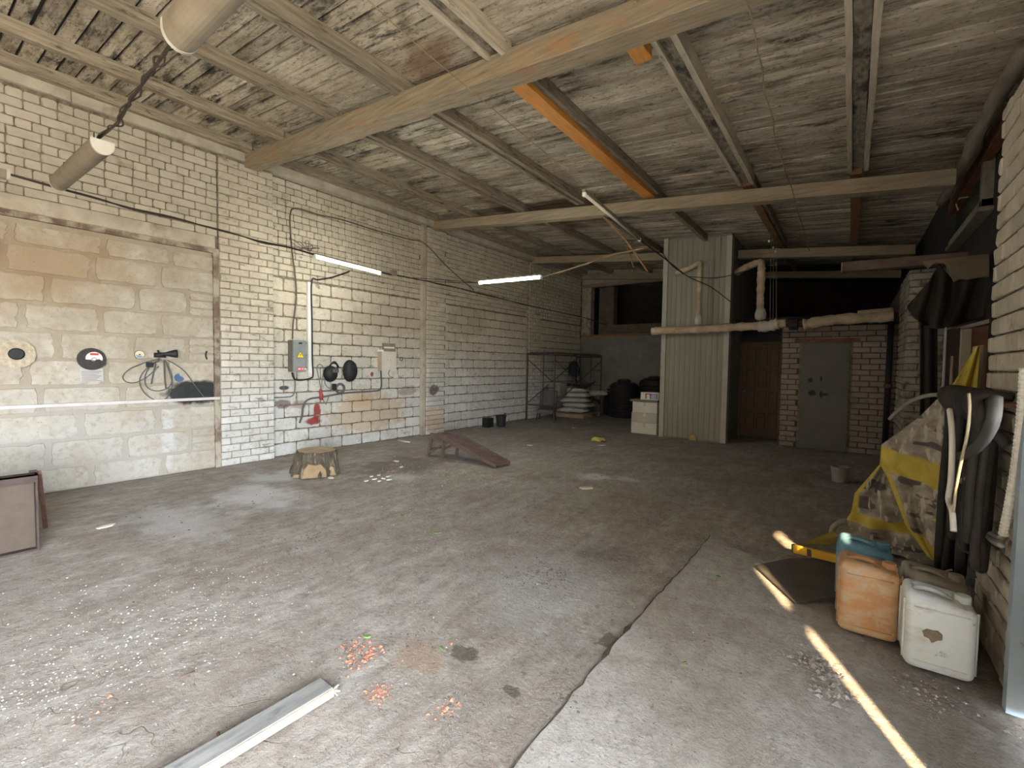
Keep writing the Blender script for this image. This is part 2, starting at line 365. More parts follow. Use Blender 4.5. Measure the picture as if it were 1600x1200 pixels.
for i in range(10):
    z0, z1 = rowz[i], rowz[i+1]
    js = [[2.65, 2.0, 1.30, .66, 0, -.6], [2.3, 1.62, .95, .3, -.35], [2.65, 1.95, 1.22, .55, -.1, -.7], [2.28, 1.6, .9, .25, -.4], [2.65, 2.05, 1.45, .8, .1, -.6],
          [2.28, 1.70, 1.05, .42, -.25], [2.65, 1.98, 1.42, .78, .1, -.6], [2.30, 1.76, .98, .4, -.3], [2.65, 1.99, 1.36, .66, .0, -.6], [2.65, 2.12, 1.46, .72, .1, -.5]][i]
    for k in range(len(js)-1): block(js[k+1], js[k], z0, z1)
    if js[0] < 2.5:                       # brick pieces fill the short end of the course
        for q in range(3): block(js[0], 2.65, z0+q*(z1-z0)/3, z0+(q+1)*(z1-z0)/3)
MB().box((-7.12, YF, 3.03), (-7.055, 2.62, 3.20)).build('lintel', M_conc, w1, bevel=.008, seg=1)
MB().box((-7.12, YF, 2.965), (-7.045, 2.66, 3.025)).box((-7.10, 2.59, 0), (-7.05, 2.655, 2.97)).build('steel_angle', mat('brown_painted_steel', (.20, .15, .11), (.10, .065, .045), 7, .8, .3, stain=((.36, .31, .24), 4, .45, .6)), w1)
print('near bay', field(w1, 'L', -7.085, -.6, 2.655, 3.2, 4.33, M_brick, headers=.35, cut=.018, seed=21, D=.017, joint=.011))
# pilasters and bays
M_pil = NB('pilaster_brick')
b = M_pil
oi = b.n.new('ShaderNodeObjectInfo')
hz = b.n.new('ShaderNodeSeparateXYZ'); b.l.new(b.pos, hz.inputs[0])
cream = b.ramp(b.noise(5, 6), [(.3, (.53, .46, .345)), (.7, (.64, .57, .44))]); white = b.ramp(b.noise(5, 6), [(.3, (.54, .52, .46)), (.7, (.67, .655, .61))])
lim = b.ramp(b.math('ADD', hz.outputs[2], b.math('MULTIPLY', b.noise(1.5, 3), 1.2)), [(0, 0), (1, 1)])
mr = b.n.new('ShaderNodeMapRange'); b.l.new(b.math('ADD', hz.outputs[2], b.math('MULTIPLY', b.noise(1.2, 3), 1.0)), mr.inputs[0])
mr.inputs[1].default_value = 1.3; mr.inputs[2].default_value = 2.6
col = b.mix(mr.outputs[0], white, cream)                                    # cool low and warm high light put into the limewash colour
col = b.mix(b.ramp(b.noise(7, 8, (1, 1, 1), .72), [(.54, 0), (.70, .75)]), col, (.33, .285, .22))
col = b.mix(b.ramp(b.noise(3.2, 8, (1, .7, 2.2), .75), [(.60, 0), (.66, .8)]), col, (.15, .12, .09))
col = b.mix(b.ramp(b.noise(24, 6, (1, 1, 1), .7), [(.58, 0), (.70, .8)]), col, (.18, .145, .11))
for c, r, cc, s in (((-7.1, 5.2, .55), (.6, 1.0, .42), (.50, .34, .19), .6), ((-7.1, 6.75, .3), (.6, .4, .35), (.60, .40, .24), .6), ((-7.15, 5.0, .85), (.6, .35, .2), (.52, .33, .15), .4),
                    ((-7.1, 4.10, .50), (.6, .17, .075), (.30, .035, .03), .93), ((-7.1, 4.16, .66), (.6, .075, .20), (.30, .035, .03), .93), ((-7.1, 4.23, .98), (.6, .04, .10), (.28, .035, .03), .85),
                    ((-7.1, 3.60, 1.08), (.6, .10, .04), (.025, .03, .04), .9), ((-7.1, 3.60, .82), (.6, .16, .09), (.16, .10, .09), .8), ((-7.1, 3.85, .80), (.6, .16, .08), (.34, .22, .20), .7),
                    ((-7.0, 6.74, .93), (.6, .15, .13), (.13, .10, .09), .9), ((-7.1, 6.1, .95), (.6, .3, .12), (.24, .20, .17), .6), ((-7.1, 5.25, 1.28), (.6, .045, .06), (.26, .03, .03), .9),
                    ((-7.1, 7.9, 2.5), (.8, .8, .45), (.40, .34, .25), .6), ((-7.1, 5.6, 2.3), (.8, 1.0, .35), (.42, .35, .26), .5)):
    col = b.mix(b.math('MULTIPLY', b.blob(c, r, .55, .35, 8), s), col, cc)
col = b.mix(1.0, col, b.ramp(oi.outputs['Random'], [(0, .88), (1, 1.03)]), 'MULTIPLY')
b.bump(b.noise(26, 8, (1, 1, 1), .75), 1.0, .022)
M_pil = b.out(col, .92, 0, .2)
TOP = 4.33
def pilaster(y0, y1, x, label, seed):
    w = wall_box('wall_left', (XL-.35, y0, 0), (x-.015, y1, TOP), M_mortarw, label)
    print('pil', field(w, 'L', x-.02, y0, y1, .0, TOP, M_pil, seed=seed, cut=.009))
    return w
def bay(y0, y1, x, zt, label, seed, hdr=.5):
    w = wall_box('wall_left', (XL-.35, y0, 0), (x-.015, y1, TOP), M_mortar, label)
    n = field(w, 'L', x-.02, y0, y1, .0, zt, M_pil, L=.41, H=.2, joint=.012, D=.024, cut=.03, name='block', seed=seed, nvar=12, rough=lambda l_, h_, d_, m_, s_: rough_block(l_, h_, d_, m_, s_, .0055))
    MB().box((x-.017, y0, zt), (x-.014, y1, TOP)).build('mortar_bed', M_mortar, w)
    print('bay', n, field(w, 'L', x-.02, y0, y1, zt, TOP, M_pil, seed=seed+1, headers=hdr, cut=.016))
    return w
pilaster(2.66, 3.40, -7.05, 'first brick pilaster of the left wall, beside the blocked gateway', 31)
bay(3.40, 6.44, -7.17, 2.82, 'left wall bay with the electric box, whitewashed blocks below cream brick', 41)
pilaster(6.52, 7.08, -7.07, 'second brick pilaster of the left wall, behind the rusty ramp', 51)
bay(7.08, 10.3, -7.17, 2.82, 'left wall bay between the second pilaster and the scaffold', 61)
pilaster(10.3, 10.9, -7.10, 'third brick pilaster of the left wall at the scaffold', 71)
bay(10.9, 13.4, -7.17, 2.82, 'darkest far bay of the left wall behind the scaffold', 81)
MB().box((XL-.3, 6.44, 0), (-7.10, 6.52, TOP)).build('trim_1', M_conc)
struct(bpy.data.objects['trim_1'], 'plain concrete strip in the corner before the second pilaster', 'trim')
# concrete cornice along the top of the left wall
m = MB()
for i, (a, c) in enumerate(((YF, 1.2), (1.205, 4.2), (4.205, 6.05), (6.055, 9.0), (9.005, YB))): m.box((XL-.35, a, 4.335), (-7.03, c, 4.57))
struct(m.build('trim_2', M_conc, bevel=.006, seg=1), 'pale concrete cornice beam along the top of the left wall', 'trim')

# ---- ceiling: boards, purlins, cross beams
def boards_mat():
    b = NB('limewashed_roof_board')
    col = b.ramp(b.noise(3.5, 8, (.7, 2, 1), .68), [(.30, (.40, .32, .22)), (.5, (.58, .50, .375)), (.70, (.73, .655, .52))])
    col = b.mix(b.ramp(b.noise(11, 6, (.25, 6, 1), .65), [(.52, 0), (.72, .55)]), col, (.25, .195, .135))
    col = b.mix(b.ramp(b.noise(38, 6, (.6, 1, 1), .7), [(.56, 0), (.66, .8)]), col, (.10, .08, .062))
    mould = b.math('MULTIPLY', b.ramp(b.noise(2.6, 9, (.6, 2.4, 1), .75), [(.50, 0), (.60, 1)]), b.ramp(b.noise(.8, 3), [(.42, .25), (.62, 1)]))
    col = b.mix(b.math('MULTIPLY', mould, .95), col, (.04, .033, .027))
    col = b.mix(b.ramp(b.noise(5.5, 9, (.35, 3.2, 1), .75), [(.54, 0), (.64, .8)]), col, (.075, .058, .044))
    col = b.mix(b.ramp(b.noise(.9, 5, (1, 1, 1), .6), [(.58, 0), (.74, .5)]), col, (.22, .15, .09))
    for c, r, cc, s in (((-4.6, 7.4, 4.3), (2.2, 1.6, 2), (.13, .065, .03), .85), ((-3.2, 3.0, 4.2), (.55, .5, 2), (.20, .10, .05), .7)):
        col = b.mix(b.math('MULTIPLY', b.blob(c, r, .8, .8, 2), s), col, cc)
    oi = b.n.new('ShaderNodeObjectInfo'); col = b.mix(1.0, col, b.ramp(oi.outputs['Random'], [(0, .62), (1, 1.08)]), 'MULTIPLY')
    b.bump(b.noise(20, 6, (.3, 3, 1), .7), .6, .008)
    return b.out(col, .9, 0, .2)
M_board = boards_mat()
SL = math.atan(.09)
XE = 1.12
m = MB(); m.add([(XL-.3, YF-.3, zc(XL-.3)+.03), (XE+.4, YF-.3, zc(XE+.4)+.03), (XE+.4, 16.4, zc(XE+.4)+.03), (XL-.3, 16.4, zc(XL-.3)+.03)], [(0, 3, 2, 1)])
m.add([(XL-.3, YF-.3, zc(XL-.3)+.2), (XE+.4, YF-.3, zc(XE+.4)+.2), (XE+.4, 16.4, zc(XE+.4)+.2), (XL-.3, 16.4, zc(XL-.3)+.2)], [(0, 1, 2, 3)])
ceil = struct(m.build('ceiling', M_dark), 'sloping boarded timber roof, limewashed and stained black with mould', 'ceiling')
def plank_mesh(seed):
    r = random.Random(seed); b = MB(); n = 6; w = .5
    lo = [(-.5+i/n, -w+r.uniform(0, .02)) for i in range(n+1)]; hi = [(-.5+i/n, w-r.uniform(0, .02)) for i in range(n+1)]
    poly = lo+hi[::-1]
    b.prism(poly, 1, Matrix.Identity(4)); return b.mesh('plank', M_board)
PV = [plank_mesh(700+i) for i in range(6)]
rr = random.Random(9); y = -1.6; PX = [-6.10, -4.85, -3.65, -2.44, -1.20, -.02]
np_ = 0
while y < 13.3:
    w = rr.uniform(.125, .155); cuts = sorted(rr.sample(PX, rr.choice([1, 1, 2]))); xs = [XL-.02]+cuts+[XE]
    for a, c in zip(xs, xs[1:]):
        cx = (a+c)/2
        inst('plank', rr.choice(PV), ceil, (cx, y+w/2+rr.uniform(-.002, .002), zc(cx)+rr.uniform(-.003, .004)), (rr.uniform(-.012, .012), SL, rr.uniform(-.001, .001)), ((c-a)/math.cos(SL)-.004, w-rr.uniform(.015, .028), .028)); np_ += 1
    y += w
print('planks', np_)
BY = [(3.0, .20, .19, .083), (6.67, .17, .17, .103), (10.4, .17, .17, .10), (13.15, .15, .16, .095)]
BTOP = 4.455
M_beam = mat('roof_beam', (.36, .295, .195), (.22, .17, .11), 2.5, .8, .5, sc=(1, 14, 14), stain=[((.36, .205, .10), 1.6, .55, .70, (1.2, 3, 3)), ((.13, .09, .06), 3, .60, .75, (.7, 6, 6))])
for (y, wy, hz_, sl) in BY:
    m = MB(); z0 = BTOP; x0, x1 = XL-.05, .82
    p = lambda x, yy, dz: (x, yy, z0-sl*(x-XL)+dz)
    n = 8; vs = []
    for i in range(n+1):
        x = x0+(x1-x0)*i/n; j = rr.uniform(-.006, .006)
        vs += [p(x, y+j, -hz_+j), p(x, y+wy, -hz_+j), p(x, y+wy, 0), p(x, y+j, 0)]
    fs = [(4*i+k, 4*i+4+k, 4*i+4+(k+1) % 4, 4*i+(k+1) % 4) for i in range(n) for k in range(4)]+[(0, 1, 2, 3), (4*n+3, 4*n+2, 4*n+1, 4*n)]
    m.add(vs, fs); m.build('beam', M_beam, ceil, bevel=.006, seg=1, fix=True)
# lower flange-like board nailed under the near beam
M_woodc = mat('mouldy_rafter', (.34, .295, .22), (.16, .135, .10), 14, .9, .6, sc=(1.5, 1, 1.5), stain=((.05, .042, .036), 5, .48, .62, (2, .8, 2)))
M_woodp = mat('pale_lath', (.56, .49, .37), (.38, .32, .23), 4, .9, .4, sc=(10, 1, 10), stain=((.10, .08, .06), 5, .60, .72, (4, 1, 4)))
def purlin(x, y0, y1, parts, m=M_woody):
    """parts: (x offset, width, drop below boards)"""
    for dx, w, dr in parts:
        mb = MB(); n = 7; vs = []
        for i in range(n+1):
            yy = y0+(y1-y0)*i/n; j = rr.uniform(-.004, .004); a, c = x+dx-w/2+j, x+dx+w/2+j
            vs += [(a, yy, zc(a)-dr), (c, yy, zc(a)-dr+j), (c, yy, zc(c)-.001), (a, yy, zc(a)-.001)]
        fs = [(4*i+k, 4*i+(k+1) % 4, 4*i+4+(k+1) % 4, 4*i+4+k) for i in range(n) for k in range(4)]+[(3, 2, 1, 0), (4*n, 4*n+1, 4*n+2, 4*n+3)]
        mb.add(vs, fs); mb.build('purlin', (M_woodc if dx == 0 else M_woodp) if len(parts) == 3 else m, ceil, fix=True)
TR = [(-.075, .042, .15), (0, .10, .115), (.078, .046, .15)]; SG = [(0, .075, .14)]; DB = [(-.045, .055, .15), (.045, .06, .13)]
yb1, yb2, yb3 = 3.08, 6.75, 10.45
for x, kinds in ((-7.0, (SG, SG, SG, SG)), (-6.10, (SG, SG, SG, SG)), (-4.85, (SG, DB, SG, SG)), (-3.65, (DB, DB, SG, SG)), (-2.44, (TR, None, SG, SG)), (-1.20, (SG, TR, None, SG)), (-.02, (TR, TR, None, SG))):
    for k, (a, c) in enumerate(((YF, yb1), (yb1, yb2), (yb2, yb3), (yb3, 13.4))):
        if kinds[k]: purlin(x, a+.01, c-.01, kinds[k])
purlin(-2.51, yb1-.05, yb2+.03, [(0, .15, .17)], M_orange); purlin(-2.385, yb1, yb2, [(0, .05, .12)])
purlin(-1.42, 3.34, 3.62, [(0, .13, .15)], M_orange); purlin(-1.20, yb2, yb3, [(0, .10, .16)], M_brownw); purlin(-1.12, yb2, yb3, [(0, .05, .12)]); purlin(-.03, yb2, yb3, [(0, .11, .17)], M_brownw)

# ---- right wall
M_rb = M_brickdirty
M_rmort = M_mortar
wr = wall_box('wall_right', (XR+.02, GY1, 0), (1.14, 3.74, 2.97), M_rmort, 'brick pier of the right wall beside the gate, where the hoses hang')
print('pier', field(wr, 'R', XR+.02, GY1, 3.74, 0, 2.97, mat('pier_brick', (.60, .53, .42), (.46, .40, .31), 5, .9, .6, stain=[((.26, .21, .16), 6, .58, .72), ((.12, .10, .08), 22, .64, .74)], rnd=.15, bscale=55), seed=91, cut=.016))
M_wsh = mat('limewashed_wall', (.55, .48, .36), (.36, .30, .22), 4, .92, .5, stain=((.12, .09, .07), 4, .52, .68))
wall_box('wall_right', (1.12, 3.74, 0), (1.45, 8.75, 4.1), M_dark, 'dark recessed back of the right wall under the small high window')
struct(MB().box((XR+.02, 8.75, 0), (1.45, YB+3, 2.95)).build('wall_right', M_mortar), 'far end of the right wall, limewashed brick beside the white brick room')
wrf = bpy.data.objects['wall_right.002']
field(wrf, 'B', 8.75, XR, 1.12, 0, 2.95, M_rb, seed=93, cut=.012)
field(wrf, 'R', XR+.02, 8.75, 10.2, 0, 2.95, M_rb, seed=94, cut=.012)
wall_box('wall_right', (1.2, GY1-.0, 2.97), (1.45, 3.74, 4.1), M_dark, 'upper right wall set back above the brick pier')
wall_box('wall_right', (XR+.02, YF, GZ+.25), (1.14, GY1, 4.1), M_wsh, 'right wall above the two gates')
wall_box('wall_right', (XR+.02, HY1, 0), (1.14, GY0, GZ+.25), M_wsh, 'right wall pier beside the camera, between the closed and the open gate')
wall_box('wall_right', (XR+.02, YF-.3, 0), (1.14, HY0, GZ+.25), M_wsh, 'right wall behind the camera before the open gate')
struct(MB().box((XR-.01, HY0-.05, GZ), (1.16, GY1+.05, GZ+.25)).build('trim_3', M_conc), 'concrete lintel over the two gates', 'trim')
wall_box('wall_right', (XR+.3, 8.75, 2.95), (1.45, YB+3, 4.1), M_dark, 'upper right wall at the far end')
# ---- front wall behind the camera
wall_box('wall_front', (XL-.35, YF-.3, 0), (1.14, YF, 4.65), M_wsh, 'front wall behind the camera')
# ---- back wall of the left alcove, with the dark opening above the plastered part
wb = wall_box('wall_back', (XL-.35, YB, 0), (-1.93, YB+.25, 2.43), M_plaster, 'plastered grey lower back wall of the alcove')
MB().box((XL-.35, YB, 2.43), (-6.82, YB+.25, 4.6)).box((-6.82, YB, 4.05), (-1.93, YB+.25, 4.6)).build('jamb', M_brickdirty, wb)
MB().box((-6.82, YB+.6, 2.43), (-6.3, YB+.9, 4.1)).box((-6.3, YB+.6, 2.43), (-3.0, YB+.9, 2.85)).build('inner_ledge', mat('sooty_plaster', (.17, .13, .10), (.10, .08, .06), 4), wb)
struct(MB().box((-7.15, YB-.03, 2.43), (-3.0, YB+.3, 2.50)).build('trim_4', M_brownw), 'brown timber sill board under the dark upper opening', 'trim')
struct(MB().box((-7.12, YB-.05, 4.02), (-3.0, YB, 4.13)).build('trim_5', M_woody), 'grey timber head board over the dark upper opening', 'trim')
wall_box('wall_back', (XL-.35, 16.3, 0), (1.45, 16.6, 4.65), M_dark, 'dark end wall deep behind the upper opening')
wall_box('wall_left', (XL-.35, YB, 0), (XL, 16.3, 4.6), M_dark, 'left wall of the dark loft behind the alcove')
# ---- metal clad shaft
M_clad = mat('ribbed_metal_cladding', (.29, .265, .205), (.24, .22, .165), 1.5, .6, .1, sc=(6, 6, .6), stain=((.24, .19, .13), 3, .6, .78, (3, 3, .4)))
M_cladl = mat('pale_corner_flashing', (.42, .39, .32), (.35, .32, .26), 3, .6, .1)
ws = wall_box('wall_shaft', (-3.24, 9.74, 0), (-1.95, 13.4, 4.2), M_plaster, 'tall shaft clad in pale ribbed metal sheet')
n = 11; x0, x1 = -3.17, -2.02
for i in range(n):                       # one pressed rib sheet each
    a = x0+(x1-x0)*i/n; c = x0+(x1-x0)*(i+1)/n; w = c-a
    poly = [(a, 0), (c, 0), (c, -.010), (c-w*.12, -.010), (c-w*.2, -.019), (c-w*.45, -.019), (c-w*.53, -.010), (a, -.010)]
    mb = MB(); mb.prism(poly, 4.10-.09*(i-5)*w, Matrix.Translation((0, 9.745, .03))); mb.build('cladding_strip', M_clad, ws, fix=True)
MB().box((-3.26, 9.70, 0), (-3.165, 9.75, 4.2)).build('corner_flashing', M_cladl, ws); MB().box((-2.03, 9.70, 0), (-1.93, 9.75, 4.08)).box((-1.95, 9.74, 0), (-1.93, 9.9, 4.08)).build('corner_flashing', M_cladl, ws)
# ---- white brick room at the back
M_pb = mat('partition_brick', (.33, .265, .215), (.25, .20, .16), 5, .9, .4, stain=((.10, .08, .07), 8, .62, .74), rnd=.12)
wp = wall_box('wall_partition', (-1.10, 10.23, 0), (XR+.02, 10.5, 2.30), mat('brown_mortar', (.10, .07, .05), (.06, .04, .03), 10), 'white brick front of the small room at the back')
dx0, dx1, dz = -.75, -.005, 1.99
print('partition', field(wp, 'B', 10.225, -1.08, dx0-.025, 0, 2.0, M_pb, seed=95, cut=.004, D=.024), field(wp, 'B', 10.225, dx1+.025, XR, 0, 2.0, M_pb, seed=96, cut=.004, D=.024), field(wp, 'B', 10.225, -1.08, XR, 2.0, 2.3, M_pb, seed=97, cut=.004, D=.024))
MB().box((dx0-.03, 10.20, 0), (dx1+.03, 10.26, 2.0)).build('jamb', M_rmort, wp)
MB().box((-.87, 10.17, 1.995), (.13, 10.25, 2.065)).build('lintel', mat('red_brown_steel', (.22, .10, .06), (.14, .06, .04), 8), wp)
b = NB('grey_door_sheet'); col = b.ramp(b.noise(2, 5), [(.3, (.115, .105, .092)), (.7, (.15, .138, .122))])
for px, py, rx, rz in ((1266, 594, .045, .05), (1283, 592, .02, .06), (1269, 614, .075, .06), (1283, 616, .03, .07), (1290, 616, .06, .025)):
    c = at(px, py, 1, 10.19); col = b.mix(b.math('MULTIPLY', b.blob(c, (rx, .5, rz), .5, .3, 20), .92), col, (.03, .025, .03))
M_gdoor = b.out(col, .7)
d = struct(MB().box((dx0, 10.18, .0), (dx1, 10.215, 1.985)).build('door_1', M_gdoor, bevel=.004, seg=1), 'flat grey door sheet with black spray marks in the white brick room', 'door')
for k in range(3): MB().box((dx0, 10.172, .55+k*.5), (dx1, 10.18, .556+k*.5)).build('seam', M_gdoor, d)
# loft floor over the small room, and the passage with the wooden door
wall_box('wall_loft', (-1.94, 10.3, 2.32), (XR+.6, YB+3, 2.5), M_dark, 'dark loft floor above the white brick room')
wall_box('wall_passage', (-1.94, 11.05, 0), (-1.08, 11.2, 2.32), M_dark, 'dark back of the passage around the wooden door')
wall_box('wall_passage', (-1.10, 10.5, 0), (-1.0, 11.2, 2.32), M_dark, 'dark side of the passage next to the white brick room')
M_door = mat('brown_panel_door', (.115, .068, .032), (.08, .048, .025), 3, .55, .2, sc=(10, 10, 1))
d2 = struct(MB().box((-1.92, 10.99, .02), (-1.12, 11.04, 1.98)).build('door_2', M_door), 'brown wooden door with square panels in the dark passage', 'door')
for r_ in range(4):
    for c_ in range(3):
        a = -1.80+c_*.215; z = .16+r_*.46
        MB().box((a, 10.975, z), (a+.17, 10.995, z+.38)).build('door_panel', M_door, d2, bevel=.012, seg=1)
MB().tube([(-1.87, 10.93, 1.0), (-1.80, 10.93, 1.0)], .012, 8).tube([(-1.87, 10.99, 1.0), (-1.87, 10.93, 1.0)], .012, 8).build('door_handle', mat('dull_steel', (.35, .34, .32), rough=.4, metal=.7), d2)
MB().box((-1.96, 10.96, 0), (-1.90, 11.05, 2.05)).box((-1.14, 10.96, 0), (-1.08, 11.05, 2.05)).box((-1.96, 10.96, 1.98), (-1.08, 11.05, 2.06)).build('door_frame', M_door, d2)
# ---- outside: yard, gate leaves, added sun-blocking wall
M_yard = mat('sunny_yard', (.48, .42, .33), (.41, .355, .275), .6, .95, .2)
struct(MB().box((1.14, -60, -.3), (90, 60, -.03)).build('ground_yard', M_yard), 'sunlit sandy yard outside the gate', 'ground')
M_gate = mat('pale_blue_gate_sheet', (.36, .42, .47), (.28, .33, .37), 3, .6, .2, stain=((.16, .10, .07), 5, .62, .74))
for y0_, y1_, lb, holes in ((GY0, 1.235, 'nearer sheet steel leaf of the closed gate beside the camera', ()), (1.385, GY1, 'pale blue steel leaf of the closed gate at the right picture edge', ((2.16, 2.42, 1.22, 1.46),))):
    g = thing('gate_leaf', lb, 'gate', (.74, (y0_+y1_)/2, 0), 'leaves of the closed gate')
    m = MB()
    if holes:
        a_, c_, e_, f_ = holes[0]
        m.box((.72, y0_, .03), (.74, a_, GZ)).box((.72, c_, .03), (.74, y1_, GZ)).box((.72, a_, .03), (.74, c_, e_)).box((.72, a_, f_), (.74, c_, GZ))
    else: m.box((.72, y0_, .03), (.74, y1_, GZ))
    m.build('sheet', M_gate, g)
    for z in (.10, 1.0, GZ-.12): MB().box((.68, y0_+(.12 if holes else 0), z), (.72, y1_-(0 if holes else .12), z+.06)).build('rail', M_gate, g)
    MB().box((.675, (y1_-.05) if holes else y0_, .03), (.72, y1_ if holes else y0_+.05, GZ)).build('stile', M_gate, g)
    if holes:
        for z, hh_ in ((1.06, .14), (1.50, 1.2)): MB().box((.742, 1.20, z), (.75, 1.42, z+hh_)).build('sun_stop_plate', M_rust, g)  # unseen plates added across the slit to break up the sun strip
g = thing('steel_gate_jamb', 'pale blue steel angle on the corner of the brick pier at the right picture edge', 'gate jamb', (.64, 2.89, 0))
MB().box((XR-.035, 2.865, 0), (XR+.03, 2.925, 1.42)).build('jamb_angle', M_gate, g)
struct(MB().box((1.14, -9, -.03), (3.46, -4.4, 5.8)).build('wall_sun_blocker', M_wsh), 'added unseen wall outside the open gate that keeps the sun out')  # unseen wall added to keep direct sun out of the open gate
# ================================================================ LAMPS AND CABLES
M_tube = emit('lit_fluorescent_tube', (.93, 1.0, .96), 8.0)
M_tubeoff = mat('unlit_white_tube', (.66, .60, .50), (.55, .49, .40), 6, .35, .05)
M_capw = mat('dusty_end_cap', (.46, .43, .37), (.38, .35, .30), 6, .5, .05)
M_batten = mat('dusty_lamp_housing', (.23, .188, .13), (.17, .135, .092), 6, .6, .15)
def lamp(p, q, lit, label, r=.021, cover=False):
    p, q = Vector(p), Vector(q); d = (q-p).normalized(); t = thing('fluorescent_lamp', label, 'lamp', (p+q)/2, 'fluorescent lamps on the cables')
    up = Vector((0, 0, 1))
    if cover:                                   # shallow trough cover below a flat tray
        x = d.cross(up).normalized(); u = x.cross(d)
        T = Matrix(((x.x, -u.x, d.x, p.x), (x.y, -u.y, d.y, p.y), (x.z, -u.z, d.z, p.z), (0, 0, 0, 1)))
        arc = [(r*math.cos(a), r*1.15*math.sin(a)) for a in [math.pi*k/14 for k in range(15)]]
        m = MB(); m.prism(arc+[(-r, -r*.35), (r, -r*.35)], (q-p).length, T); m.build('diffuser', M_batten, t, fix=True)
        m = MB(); m.prism([(v[0]*1.03, v[1]*1.03) for v in arc]+[(-r*1.03, -r*.38), (r*1.03, -r*.38)], .022, T @ Matrix.Translation((0, 0, -.012))); m.build('end_cap', M_capw, t, fix=True)
        m = MB(); m.prism([(v[0]*1.03, v[1]*1.03) for v in arc]+[(-r*1.03, -r*.38), (r*1.03, -r*.38)], .022, T @ Matrix.Translation((0, 0, (q-p).length-.01))); m.build('end_cap', M_capw, t, fix=True)
    else:
        MB().bar(p+up*(r+.012), q+up*(r+.012), r*2.2, .022).build('batten', M_batten, t)
        MB().tube([p+d*.025, q-d*.025], r, 12).build('tube', M_tube if lit else M_tubeoff, t)
        for e in (p, q-d*.03): MB().bar(e, e+d*.03, r*2.5, r*3).build('end_cap', M_white, t, bevel=.006, seg=1)
    for f in (.15, .85):
        c = p+(q-p)*f+up*(r+.02); MB().tube([c, c+Vector((0, 0, .05))], .004, 5).build('hook', M_cable, t)
    return t
L1a, L1b = at(490, 400, 0, -6.0), at(595, 427, 0, -6.0)
L2a, L2b = at(748, 442, 1, 5.6), at(847, 433, 1, 5.6)
lamp(L1a, L1b, True, 'lit fluorescent tube hanging on the long cable along the left wall')
lamp(L2a, L2b, True, 'lit fluorescent tube hanging in the middle of the hall')
UA, UB = at(912, 303, 2, 3.0), at(1000, 375, 2, 2.98)
lamp(UA, UB, False, 'unlit bare fluorescent tube hanging under the far cross beam', .014)
YR = .874
lamp(at(160, 225, 1, YR), at(92, 285, 1, YR), False, 'unlit covered lamp hanging before the yellow brick near the left edge', .062, True)
lamp(at(282, 52, 1, YR), at(282, 52, 1, YR)+Vector((1.5, 0, -.02)), False, 'large unlit covered lamp reaching out of the picture at the top left', .078, True)
lamp(at(12, 271, 0, -6.0), at(12, 271, 0, -6.0)-Vector((0, 1.2, 0)), False, 'white lamp end at the left picture edge on the long cable', .05, True)
def cable(paths, label, r=.008, m=M_cable, name='cable', cat='cable', k=5, n=6, group=None):
    mb = MB()
    for i, p in enumerate(paths): mb.tube(p, r if not hasattr(r, '__len__') else r[i], n, k)
    return tag(mb.build(name, m), label, cat, group)
def wob(P, a, seed=0, dens=3):
    r = random.Random(seed); out = []
    P = [Vector(p) for p in P]
    for i in range(len(P)-1):
        for j in range(dens):
            out.append(P[i].lerp(P[i+1], j/dens)+Vector((r.uniform(-a, a), r.uniform(-a, a), r.uniform(-a, a)))*(0 if (i == 0 and j == 0) else 1))
    return out+[P[-1]]
LC = [at(x, y, 0, -6.0) for x, y in ((-40, 258), (80, 290), (200, 324), (340, 358), (410, 378), (470, 391), (560, 418), (610, 429), (655, 437), (740, 456), (830, 478), (915, 497))]
LC.append(Vector((-6.2, 13.35, 2.78)))
cable([LC, wob(LC, .014, 1, 2), wob(LC, .012, 2, 3)], 'long sagging bundle of dark cables along the left wall', [.009, .007, .006])
RC = [at(x, y, 1, YR) for x, y in ((152, 218), (185, 190), (205, 155), (240, 108), (262, 75), (280, 60))]
cable([RC, wob(RC, .02, 4), wob(RC, .025, 5)], 'dark twisted wires between the two unlit covered lamps', [.008, .006, .005])
cable([[at(92, 285, 1, YR), at(82, 291, 1, YR)], wob([at(96, 282, 1, YR), at(80, 290, 0, -6.0)], .01, 3)], 'short wire joining the covered lamp to the long cable', .007)
ND = at(1015, 386, 1, 5.6)
CC = [L2b, at(900, 417, 1, 5.6), at(960, 398, 1, 5.6), ND]
M_rope = mat('tan_cable', (.36, .26, .16), (.22, .15, .09), 14, .7, .1)
cable([CC, wob(CC, .012, 7)], 'tan twisted cable from the middle lamp up to the knot', [.008, .006], M_rope)
cable([[L2a, at(700, 441, 1, 5.6), at(650, 437, 0, -6.0)], [L2a, at(690, 437, 1, 5.7), at(640, 434, 0, -6.0)]], 'thin wires from the middle lamp to the long cable', .006)
cable([[UB, ND, at(1040, 405, 1, 7.0), at(1075, 432, 1, 8.6), at(1110, 448, 1, 9.4), at(1142, 472, 1, 9.66)], wob([ND, at(1040, 402, 1, 7.0), at(1075, 432, 1, 8.6)], .03, 8)], 'dark cable sagging from the knot to the metal clad shaft', [.009, .007])
cable([[at(1075, 432, 1, 8.6), at(1120, 434, 1, 9.3), at(1160, 425, 1, 9.6), at(1210, 412, 1, 10.3)]], 'thin dark cable running right across the clad shaft', .007)
cable([[at(570, -5, 2, 3.72), at(640, 60, 2, 3.70), at(720, 128, 2, 3.68), at(895, 275, 2, 3.62), UA+Vector((0, 0, .08))]], 'thin straight tan wire under the near cross beam', .004, M_rope, 'wire', 'wire', 3)
